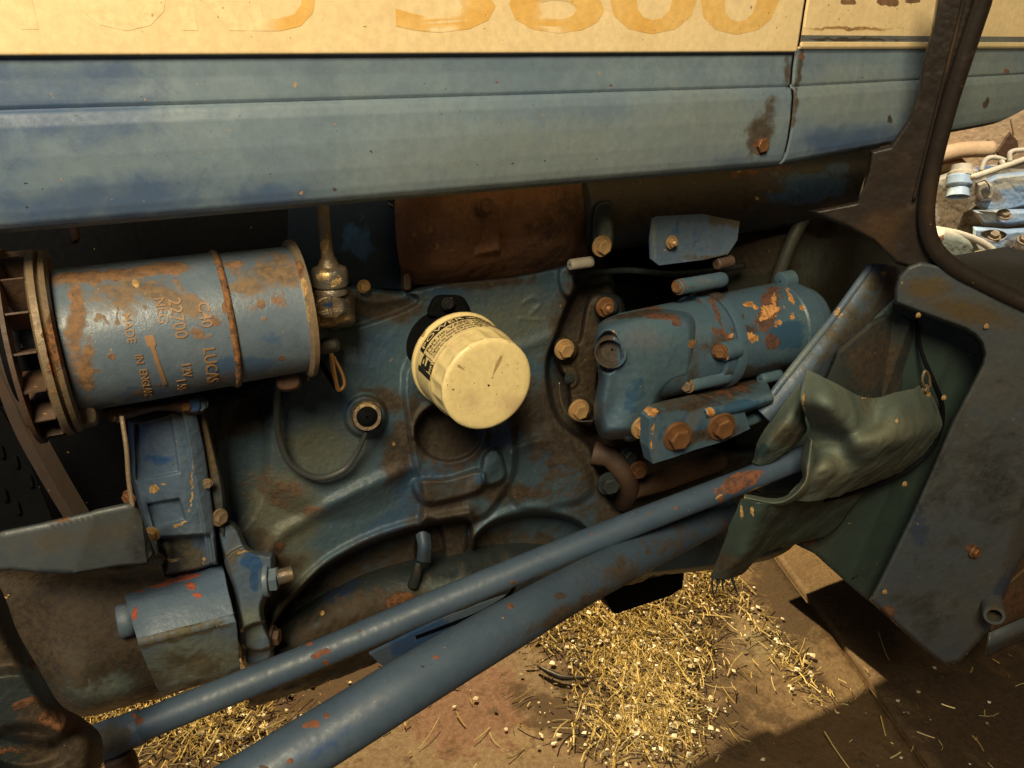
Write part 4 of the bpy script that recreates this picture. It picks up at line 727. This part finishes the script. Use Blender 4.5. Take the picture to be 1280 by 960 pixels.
rodp('pipe_union', (895, 330, -.04), (915, 326, -.04), .006, 'rusty', T)
tc('fuel_pipe', tube_px([(700, 345, .0), (780, 338, .01), (850, 342, .01), (930, 332, .02)], 4, 12, 60), 'oily')
# tank under the rear hood
tk = tc('fuel_tank', lathe(np.array(at(700, 262, .02)), np.array([at(1078, 228, .02)[0], .02, at(700, 262, .02)[2]]), [(0, .001), (0, .02), (.03, .038), (.08, .044), (.95, .044), (.965, .0452), (.975, .0452), (.985, .040), (1.0, .03), (1.0, .001)], 120, 2), 'oily', wear=[('fresh', 1005, 235, 60, 20, -8, 1.0), ('fresh', 1050, 212, 20, 12, -8, .8), ('grime_shade', 860, 240, 90, 40, -5, .9), ('rust', 940, 215, 60, 10, -8, .5), ('chip', 948, 248, 3, 2, 0, 1), ('rust', 1010, 262, 60, 7, -8, .4), ('chip', 925, 216, 4, 1.6, 0, .8)], label='blue and brown fuel tank below the rear hood panel')
tk.data.materials[0] = paint('tank_paint', (.028, .032, .038), (.035, .038, .042), fresh=(.045, .105, .22), g=.42, r=.05, rough=.4, bump=.3)
clp = tc('cable_clip', tube_px([(793, 262, .02), (791, 270, .018), (794, 279, .018), (799, 282, .02)], 1.6, 8, 20), 'flange')
sheet('firewall', [[(905, 255, .05), (980, 250, .04), (1040, 250, .05), (1140, 250, .06)], [(905, 310, .05), (985, 300, .02), (1030, 300, .045), (1140, 300, .06)], [(910, 360, .06), (975, 360, .03), (1040, 360, .05), (1140, 360, .06)], [(920, 450, .08), (975, 450, .06), (1040, 450, .06), (1140, 450, .06)], [(920, 560, .08), (975, 560, .06), (1040, 560, .06), (1140, 560, .06)]], 60, 90, 'firewall', T, .003, .006, 12, [('grime_shade', 950, 300, 40, 40, 0, .6), ('fade', 1010, 330, 30, 50, 20, .5)], 'dim green grey bulkhead behind the starter')
tc('hose', tube_px([(1010, 262, .0), (990, 300, -.005), (972, 350, .0), (962, 400, .01)], [9, 8, 8, 8], 16, 50), 'firewall')
# ---------------- steering bracket
sb = sheet('steering_bracket', [[(1086, 334, -.10), (1104, 330, -.105), (1122, 336, -.09), (1132, 350, -.06)], [(1040, 398, -.105), (1062, 396, -.112), (1092, 402, -.10), (1130, 410, -.06)], [(1000, 448, -.11), (1022, 450, -.118), (1044, 458, -.10), (1062, 476, -.06)], [(968, 488, -.112), (985, 496, -.12), (1000, 506, -.105), (1012, 520, -.07)], [(946, 512, -.112), (956, 522, -.12), (966, 532, -.105), (974, 540, -.07)]], 120, 50, 'bracket', T, .004, .002, 18,
      [('grime_shade', 1060, 420, 70, 50, -50, .45), ('chip', 1046, 396, 6, 10, 35, .8), ('chip', 1100, 340, 4, 3, 0, .9), ('chip', 1018, 426, 3, 2, 0, .9), ('chip', 965, 496, 2.5, 2, 0, .9), ('grime_shade', 1100, 360, 50, 40, -50, .5), ('fresh', 990, 500, 24, 14, -40, .9), ('grime_shade', 1080, 440, 40, 20, -50, .5)], 'slanting blue grey steering bracket with chipped edge')
add('rolled_edge', tube_px([(1088, 333, -.103), (1042, 396, -.108), (1002, 446, -.113), (966, 492, -.115), (958, 508, -.112)], 4.5, 16, 100), 'bracket', sb, wear=[('chip', 1046, 390, 4, 8, 35, .8), ('fade', 1000, 446, 60, 60, 0, .6), ('chip', 968, 496, 3, 2, 0, .9)])
tc('link_rod', tube_px([(985, 485, -.10), (950, 518, -.10), (920, 530, -.10)], [9, 8, 8], 16, 30), 'starter')

# ---------------- cab pillar, window seal and lower panel
def cy(x, y): return -.0004*(x-1085)
pil = hf('cab_pillar', (1000, -50, 1260, 345), -.145, [(1176, -40), (1250, -40), (1240, 5), (1218, 70), (1198, 130), (1178, 190), (1168, 240), (1164, 285), (1172, 312), (1180, 332), (1150, 338), (1120, 330), (1092, 302), (1060, 285), (1010, 264), (1070, 252), (1084, 215), (1088, 188), (1112, 182), (1134, 150), (1148, 112), (1152, 80), (1164, 40)], back=.012, soft=4, step=1.6, noise=.0004, mat='pillar', parent=T, smoothpoly=False,
   wear=[('fade', 1100, 290, 40, 30, -30, .7), ('fade', 1140, 200, 40, 80, 20, .3), ('rust', 1080, 290, 30, 10, -40, .3), ('fresh', 1130, 300, 20, 20, 0, .5)], label='dark brown cab pillar with spread foot', yfun=lambda x, y: -.0004*(x-1085))
add('window_seal', tube_px([(x, y, -.149-.0004*(x-1085)) for x, y in ((1240, -40), (1228, 0), (1208, 62), (1184, 140), (1166, 210), (1158, 262), (1163, 300), (1185, 328), (1225, 352), (1310, 392))], [10]*10, 26, 160), 'pillar', pil, wear=[('fade', 1165, 250, 12, 60, 0, .5), ('rust', 1202, 110, 3, 8, 0, .5)], label='dark rounded window seal curving at its lower corner')
add('seam_bead', tube_px([(x, y, -.146-.0004*(x-1085)) for x, y in ((1212, -40), (1200, 20), (1180, 100), (1160, 180), (1142, 250))], 2.2, 10, 60), 'pillar', pil, wear=[('fade', 1190, 60, 10, 60, 0, .9)])
cp = hf('cab_lower_panel', (1080, 318, 1320, 845), -.150, [(1118, 362), (1122, 345), (1134, 332), (1150, 326), (1175, 330), (1200, 342), (1330, 398), (1330, 400), (1330, 610), (1300, 660), (1268, 716), (1250, 760), (1238, 786), (1200, 828), (1180, 832), (1150, 808), (1086, 750), (1100, 722), (1140, 640), (1190, 525), (1219, 470), (1226, 456), (1229, 443), (1226, 430), (1218, 420), (1205, 412), (1160, 396), (1118, 380)], back=.012, soft=5, step=1.7, noise=.0004, mat='cab', parent=T, smoothpoly=False, yfun=lambda x, y: -.0004*(x-1085)+.03*smooth(1235, 1290, x-(760-y)*.28)*smooth(470, 640, y),
   wear=[('fade', 1210, 390, 60, 16, 15, .8), ('fade', 1220, 560, 40, 70, 0, .4), ('rust', 1218, 690, 8, 9, 0, .95), ('rust', 1108, 765, 10, 9, 0, 1), ('grime_shade', 1180, 610, 60, 80, 0, .3), ('fresh', 1150, 660, 26, 40, 0, .6), ('fresh', 1250, 760, 16, 60, 20, .9), ('grime_shade', 1240, 600, 40, 60, 0, .5), ('fade', 1160, 360, 30, 14, 0, .9), ('grime_shade', 1150, 770, 40, 30, 30, .4), ('rust', 1180, 410, 3, 3, 0, .4)], label='grimy grey blue cab side panel with rivets')
def cyp(px): return -.150-.0004*(px-1085)
for x, y in ((1233, 408), (1148, 394), (1180, 497), (1131, 605), (1106, 740)): bolt(x, y, cyp(x)-.001, 2.6, cp, 'gold', name='rivet')
bolt(1219, 690, cyp(1219)-.001, 6, cp, 'rustbolt')
autos(add('pipe_stub', lathe(at(1238, 745, cyp(1240)+.01), at(1243, 770, cyp(1240)-.02), [(0, .012), (.96, .012), (1, .011), (1, .008), (.4, .008), (.4, .001)], 30), 'cab', cp, wear=[('fade', 1243, 765, 10, 10, 0, .8)]), 30)
sheet('sill_rail', [[(1235, 790, -.18), (1270, 775, -.19), (1330, 750, -.20)], [(1233, 806, -.185), (1270, 790, -.195), (1330, 766, -.205)], [(1232, 818, -.17), (1270, 800, -.18), (1330, 776, -.19)]], 20, 30, 'cab', T, .004, .0, 10)
plate('floor_pan', [(1250, 740), (1330, 670), (1330, 745), (1240, 790)], -.13, .004, 'slab', T, [('rust', 1280, 750, 40, 20, 0, .8)])

# ================================================================== green cloth and boards hanging at the cab foot
G = empty('torn_canvas_boot', at(1050, 700, -.15), 'torn green coated canvas boot draped round the end of the blue tubes', 'canvas boot')
plate('backing_sheet', [(1030, 480), (1096, 394), (1120, 372), (1160, 384), (1205, 402), (1224, 426), (1228, 458), (1190, 535), (1140, 650), (1091, 756), (1060, 730), (1018, 692), (985, 676), (940, 640), (945, 616), (1020, 615)], -.118, .003, 'canvasdark', G, [('fresh', 1060, 600, 40, 40, 0, .5), ('grime_shade', 1000, 660, 40, 30, 0, .6), ('rust', 1008, 674, 12, 9, 0, .8), ('rust', 975, 660, 8, 8, 0, .4)], 'smooth dark green backing sheet', yfun=lambda x, y: -.0003*(x-1085)+.012*math.sin(x/40)*math.sin(y/60), refine=.009)
plate('inner_cloth', [(1030, 485), (1050, 440), (1090, 405), (1118, 392), (1138, 402), (1146, 440), (1156, 490), (1100, 510), (1050, 505)], -.135, .006, 'cloth_in', G, [('grime_shade', 1090, 450, 40, 40, 0, 1)], yfun=lambda x, y: .010*math.sin(x/9)*math.sin(y/23))
cw = [('fade', 1110, 540, 50, 16, -20, .7), ('fresh', 1120, 560, 30, 16, -30, .5), ('grime_shade', 1050, 540, 24, 30, 20, .35), ('chip', 1006, 505, 3, 22, 0, .62), ('chip', 1080, 497, 4, 2, 0, 1), ('chip', 1120, 527, 2, 3, 0, .8), ('fade', 1035, 590, 26, 20, -30, .8), ('grime_shade', 1080, 500, 20, 14, 30, .4), ('chip', 1158, 492, 5, 6, 0, .7)]
sheet('draped_pouch', [[(1010, 463, -.185), (1040, 478, -.205), (1082, 498, -.195), (1120, 492, -.185), (1156, 480, -.165)],
   [(1002, 500, -.205), (1040, 508, -.232), (1088, 528, -.212), (1125, 515, -.215), (1172, 508, -.160)], [(1014, 535, -.185), (1050, 548, -.205), (1080, 552, -.236), (1130, 545, -.225), (1176, 530, -.165)],
   [(1012, 570, -.178), (1036, 566, -.205), (1078, 580, -.215), (1122, 570, -.20), (1168, 552, -.160)], [(1004, 600, -.190), (1030, 588, -.222), (1068, 600, -.195), (1112, 588, -.18), (1150, 572, -.155)], [(978, 624, -.18), (1018, 625, -.195), (1056, 616, -.175), (1100, 600, -.165), (1140, 584, -.15)]], 120, 120, 'canvas', G, .0012, .006, 12, cw, 'pale green pouch shaped fold')
sheet('left_fold', [[(1000, 478, -.16), (975, 510, -.16), (950, 545, -.15), (938, 578, -.14)], [(1004, 505, -.175), (985, 530, -.185), (962, 555, -.175), (944, 580, -.15)], [(1008, 540, -.165), (992, 560, -.16), (975, 572, -.16), (955, 584, -.15)]], 50, 70, 'canvas', G, .0012, .006, 14, [('grime_shade', 990, 545, 26, 16, 0, .8), ('fresh', 955, 565, 12, 14, 0, .7)])
sheet('sleeve_lip', [[(1008, 545, -.175), (1000, 575, -.185), (1002, 600, -.19), (975, 622, -.19), (930, 617, -.17)], [(1014, 550, -.20), (1010, 580, -.212), (1004, 606, -.215), (975, 628, -.205), (930, 622, -.18)], [(1018, 560, -.195), (1018, 585, -.205), (1010, 612, -.205), (978, 632, -.20), (930, 628, -.175)]], 30, 80, 'canvas', G, .0012, .002, 14, [('fade', 1006, 600, 12, 30, 0, .7), ('chip', 930, 622, 4, 4, 0, .7)])
sheet('torn_flap', [[(926, 622, -.18), (955, 628, -.20), (990, 627, -.18), (1030, 624, -.15), (1080, 612, -.14)], [(914, 652, -.175), (946, 660, -.195), (972, 655, -.17), (1005, 650, -.15), (1045, 660, -.13)], [(900, 690, -.165), (926, 696, -.185), (950, 688, -.165), (975, 672, -.15), (1010, 676, -.13)], [(888, 722, -.16), (908, 724, -.17), (930, 716, -.16), (944, 698, -.15), (962, 684, -.13)]], 70, 90, 'canvasdark', G, .0012, .006, 16, [('chip', 928, 640, 3, 10, 0, .8), ('chip', 941, 640, 2, 7, 0, .8), ('grime_shade', 905, 705, 30, 20, 0, .6), ('fresh', 960, 650, 30, 12, 0, .4)], 'torn dark green lower flap')
for pts in ([(900, 716, -.165), (898, 728, -.165), (894, 742, -.164)], [(914, 718, -.166), (918, 732, -.166), (923, 745, -.164)], [(905, 720, -.166), (903, 732, -.166), (905, 738, -.166)], [(893, 718, -.163), (890, 730, -.163), (893, 748, -.163)]):
    add('frayed_thread', tube_px(pts, [2.2, 1.4, .8], 6, 14), 'cloth_in', G)
bolt(1157, 486, -.172, 4, G, 'flange', name='eyelet'); add('hook', tube_px([(1158, 488, -.172), (1153, 476, -.174), (1156, 464, -.174), (1161, 470, -.173), (1163, 484, -.172)], 1.8, 8, 30), 'flange', G)
add('rubber_edging', tube_px([(1145, 400, -.14), (1152, 440, -.15), (1166, 475, -.165), (1177, 505, -.168), (1176, 535, -.166), (1160, 566, -.16), (1128, 592, -.155), (1080, 612, -.155), (1030, 626, -.155)], [2, 2.4, 3, 3, 3, 3, 3, 2.5, 2], 10, 120), 'black', G)

# ================================================================== floor, straw, barn wall, second tractor
fl_o = add('floor', boxm((-6, -5, -.12), (9, 8, -.015)), 'slab', None, smooth_=False); fl_o['kind'] = 'structure'
def slab(poly, label=None, wear=None, dz=0):
    P = [ground(*p) for p in poly]; bm = bmesh.new(); vs = [bm.verts.new((p[0], p[1], dz)) for p in P]; bm.faces.new(vs); bmesh.ops.triangulate(bm, faces=bm.faces[:])
    for _ in range(8):
        E = [e for e in bm.edges if e.calc_length() > .03]
        if not E or len(bm.verts) > 26000: break
        bmesh.ops.subdivide_edges(bm, edges=E, cuts=1); bmesh.ops.triangulate(bm, faces=[f for f in bm.faces if len(f.verts) > 3])
    for v in bm.verts:
        x, y = np.array([v.co.x]), np.array([v.co.y]); v.co.z += .012*fbm(x*5, y*5, 4, 1)[0]
    bm.normal_update()
    if sum(f.normal.z for f in bm.faces) < 0: bmesh.ops.reverse_faces(bm, faces=bm.faces[:])
    me = bpy.data.meshes.new('slab'); bm.to_mesh(me); bm.free(); o = add('concrete_slab', me, 'slab', fl_o, label, wear); solid(o, .03); return o
fw_ = [('grime_shade', 800, 820, 90, 80, 0, .85), ('grime_shade', 890, 720, 30, 50, 0, .6), ('grime_shade', 220, 900, 120, 60, 0, .9), ('grime_shade', 420, 850, 90, 50, 0, .7), ('grime_shade', 700, 900, 60, 20, 30, .6), ('grime_shade', 1000, 830, 60, 14, 50, .6),('fresh', 580, 880, 90, 70, 0, .9), ('fresh', 400, 840, 120, 60, 0, 1.0), ('fresh', 700, 920, 60, 40, 0, .5), ('fade', 560, 800, 40, 30, 0, .3), ('grime_shade', 1000, 740, 60, 50, 40, .7), ('fade', 960, 800, 60, 40, 0, .7), ('grime_shade', 650, 874, 5, 8, 0, 1.2), ('grime_shade', 900, 900, 80, 40, 0, .4), ('rust', 850, 920, 50, 20, 0, .2)]
def lp(a, b, t): return (a[0]+(b[0]-a[0])*t, a[1]+(b[1]-a[1])*t)
slab([(925, 640), (1065, 830), (1160, 962), (1190, 1100), (480, 1250), (-400, 1300), (-500, 800), (200, 560), (700, 560)], None, fw_)
slab([(932, 640), (1072, 829), (1168, 962), (1205, 1100), (2200, 1200), (1900, 560), (1400, 500), (1050, 560)], None, [('grime_shade', 1250, 900, 120, 80, 0, .6), ('grime_shade', 1150, 900, 60, 60, 0, .3)])
def scatter(name, label, n, regions, kind, seed):
    rg = random.Random(seed); V = []; Fc = []
    for _ in range(n):
        reg = rg.choices(regions, [r_[5] for r_ in regions])[0]; cx, cyy, sx, sy, th = reg[:5]
        a = R(th); gx, gy = rg.gauss(0, 1)*sx, rg.gauss(0, 1)*sy
        p = ground(cx+gx*math.cos(a)-gy*math.sin(a), cyy+gx*math.sin(a)+gy*math.cos(a))
        if not (-1.5 < p[0] < 3 and -.5 < p[1] < 2.8): continue
        base = len(V)
        if kind == 'straw':
            Ls = rg.choice([.006, .009, .012, .016, .022, .03, .042, .06])*rg.uniform(.7, 1.2); w_ = rg.uniform(.0005, .0015); an = rg.gauss(.9, 1.1); k = rg.gauss(0, .6); z0 = .004+abs(rg.gauss(0, .008))*reg[6]; tl = rg.gauss(0, .18); q = p.copy()
            q = np.array([p[0]-math.cos(an)*Ls/2, p[1]-math.sin(an)*Ls/2, max(.003, z0-tl*Ls/2)]); m_ = 3
            for i in range(m_+1):
                c_, s_ = math.cos(an), math.sin(an); nn = np.array([-s_, c_, 0])*w_; up = np.array([0, 0, w_*1.1])
                V += [q-nn, q+up, q+nn, q-up*.6]
                q = q+np.array([c_, s_, tl])*Ls/m_; q[2] = max(q[2], .002); an += k/m_
            for i in range(m_):
                for s in range(4): Fc.append((base+4*i+s, base+4*i+(s+1) % 4, base+4*i+4+(s+1) % 4, base+4*i+4+s))
            Fc.append((base+3, base+2, base+1, base)); Fc.append(tuple(base+4*m_+s for s in range(4)))
        else:
            r_ = rg.choice([.001, .0015, .002, .003, .004, .0052])*rg.uniform(.7, 1.2); c = np.array([p[0], p[1], r_*.6+abs(rg.gauss(0, .006))*reg[6]+.002])
            for d_ in ((1, 0, 0), (-1, 0, 0), (0, 1, 0), (0, -1, 0), (0, 0, 1), (0, 0, -1)): V.append(c+np.array(d_)*r_*np.array([rg.uniform(.5, 1.7), rg.uniform(.5, 1.5), rg.uniform(.2, .6)]))
            for a_, b_, c_ in ((0, 2, 4), (2, 1, 4), (1, 3, 4), (3, 0, 4), (2, 0, 5), (1, 2, 5), (3, 1, 5), (0, 3, 5)): Fc.append((base+a_, base+b_, base+c_))
    o = add(name, mesh(V, Fc), 'straw' if kind == 'straw' else 'chaff', None, smooth_=False); o['kind'] = 'stuff'; o['label'] = label; return o
SR = [(790, 790, 46, 40, 10, 9, 1.2), (815, 855, 42, 42, 20, 7, 1.1), (885, 712, 18, 36, 0, 3, 1), (735, 765, 44, 18, -20, 2.2, .9), (190, 890, 90, 26, -16, 5, 1.2), (270, 905, 55, 36, 0, 3.4, 1.3), (150, 885, 40, 20, 0, 2.0, 1.2), (960, 790, 60, 10, 52, .8, .2), (1180, 900, 90, 50, 20, .2, .2), (420, 800, 50, 30, 0, .4, .4), (720, 880, 120, 50, 0, .4, .2), (1000, 850, 40, 16, 45, .2, .3), (800, 915, 44, 22, 0, 2.0, .9)]
scatter('straw', 'loose golden straw littering the concrete under the tractor', 6200, SR, 'straw', 3)
scatter('chaff', 'pale chaff, pebbles and crumbs among the straw', 2000, [r_[:5]+(r_[5] if i < 7 else r_[5]*2, r_[6]) for i, r_ in enumerate(SR)], 'chaff', 9)
P = [ground(672, 838)+np.array([0, 0, .012]), ground(690, 848)+np.array([0, 0, .012]), ground(705, 853)+np.array([0, 0, .012]), ground(732, 853)+np.array([0, 0, .012])]
o = add('bent_stick', curve_tube(P, [.003, .006, .0055, .003], 10, 30), 'pillar', None); o['label'] = 'short dark bent stick lying left of the straw heap'; o['category'] = 'stick'
# barn wall behind
wl = add('barn_wall', boxm((-4, 3.6, 0), (9, 3.75, 4)), 'wall', None, smooth_=False); wl['kind'] = 'structure'; wl['label'] = 'sunlit tan barn wall behind the second tractor'; wl['category'] = 'wall'
wl2 = add('side_wall', boxm((4.6, -3, 0), (4.75, 3.6, 4)), 'wall', None, smooth_=False); wl2['kind'] = 'structure'; wl2['label'] = 'tan barn wall seen through the cab window'; wl2['category'] = 'wall'

Tb = empty('second_tractor', tuple(far(1240, 300, 2.3)[:2])+(0,), 'sunlit pale blue dusty tractor seen through the cab window', 'tractor')
def farY(t, px=1225, py=250): return far(px, py, t)[1]
y1 = farY(2.2)
def fhf(name, poly, t, mat='farblue', back=.06, soft=6, wear=None, **k):
    xs = [p[0] for p in poly]; ys = [p[1] for p in poly]; Yv = farY(t, sum(xs)/len(xs), sum(ys)/len(ys))
    return hf(name, (min(xs)-3, min(ys)-3, max(xs)+3, max(ys)+3), Yv, poly, back=back, soft=soft, step=.8, noise=.004, mat=mat, parent=Tb, wear=wear, smoothpoly=False, **k)
fhf('transmission_case', [(1160, 225), (1195, 212), (1240, 205), (1330, 200), (1330, 420), (1160, 420)], 2.5, 'fargrey', wear=[('grime_shade', 1190, 260, 22, 24, 0, 1), ('fresh', 1240, 200, 50, 30, 0, .5)])
fhf('gearbox_cover', [(1218, 255), (1222, 228), (1245, 218), (1278, 214), (1330, 214), (1330, 262), (1278, 262), (1240, 272)], 2.35, wear=[('fade', 1262, 228, 26, 8, -10, 1), ('grime_shade', 1240, 246, 20, 10, 0, .6)])
fhf('cover_flange', [(1214, 262), (1240, 262), (1330, 260), (1330, 275), (1260, 284), (1228, 282)], 2.28, wear=[('fade', 1240, 270, 30, 8, 0, .8)])
fhf('lower_casting', [(1216, 283), (1260, 286), (1330, 282), (1330, 420), (1262, 420), (1232, 330), (1216, 298)], 2.25, feats=[((1242, 294, 14, 6), .02, 4)], wear=[('grime_shade', 1242, 295, 14, 6, 0, 1.2), ('grime_shade', 1275, 312, 16, 14, 0, .8)])
fhf('gear_lever_boss', [(1219, 228), (1232, 222), (1242, 232), (1240, 250), (1226, 252), (1218, 244)], 2.2, 'fargrey', feats=[((1232, 242, 5, 6), .02, 4)])
fhf('brake_housing', [(1165, 290), (1180, 284), (1210, 292), (1240, 305), (1262, 330), (1278, 400), (1165, 400)], 2.15, 'fargrey', soft=14, wear=[('fade', 1200, 310, 30, 16, 20, .9), ('rust', 1178, 298, 4, 4, 0, .8)])
add('brake_ring', curve_tube([far(*p) for p in ((1170, 287, 2.12), (1200, 293, 2.12), (1232, 306, 2.12), (1254, 328, 2.12), (1264, 352, 2.12))], [.010]*5, 10, 50), 'fargrey', Tb)
add('filler_neck', lathe(far(1197, 246, 2.2), far(1200, 214, 2.2), [(0, .03), (.4, .026), (.42, .034), (.8, .034), (.84, .001)], 30), 'farblue', Tb)
autos(add('filler_cap', lathe(far(1201, 221, 2.2), far(1202, 207, 2.2), [(0, .036), (.3, .036), (.5, .030), (1, .028), (1, .001)], 12), 'fargrey', Tb), 30)
for pts, r_ in ((((1215, 222, 2.1), (1250, 210, 2.1), (1290, 196, 2.1)), .009), (((1226, 214, 2.15), (1232, 200, 2.15), (1245, 197, 2.15), (1268, 205, 2.15)), .007), (((1262, 202, 2.1), (1264, 190, 2.1), (1285, 187, 2.1)), .007), (((1250, 205, 2.12), (1300, 206, 2.12)), .012)):
    add('lever', curve_tube([far(*p) for p in pts], [r_]*len(pts), 8, 24), 'fargrey', Tb)
for x, y, t in ((1255, 268, 2.22), (1242, 294, 2.18), (1280, 300, 2.18), (1226, 320, 2.08)):
    p = far(x, y, t); o = bpy.data.objects.new('bolt', bolt_mesh('bolt', 'flange')); COL.objects.link(o); o.parent = Tb; o.matrix_parent_inverse = Matrix.Translation(-Tb.location)
    o.matrix_basis = Matrix.Translation(p) @ Vector((-.3, -.5, .9)).to_track_quat('Z', 'Y').to_matrix().to_4x4() @ Matrix.Scale(.014, 4)
rp = fhf('rusty_plate', [(1244, 190), (1262, 164), (1272, 176), (1274, 190), (1262, 196), (1250, 200)], 2.8, 'rusty', back=.02, soft=2)
add('axle_beam', curve_tube([far(1168, 196, 2.9), far(1200, 188, 2.9), (far(1240, 186, 2.9))], [.03]*3, 16, 20), 'wall', Tb)
fhf('mudguard', [(1160, 150), (1330, 60), (1330, 215), (1160, 215)], 3.0, 'wall', back=.02, soft=2, ridges=[([(1272, 118), (1262, 140), (1266, 170)], .01, 1.2)], wear=[('rust', 1236, 176, 2.6, 2.6, 0, 1)])
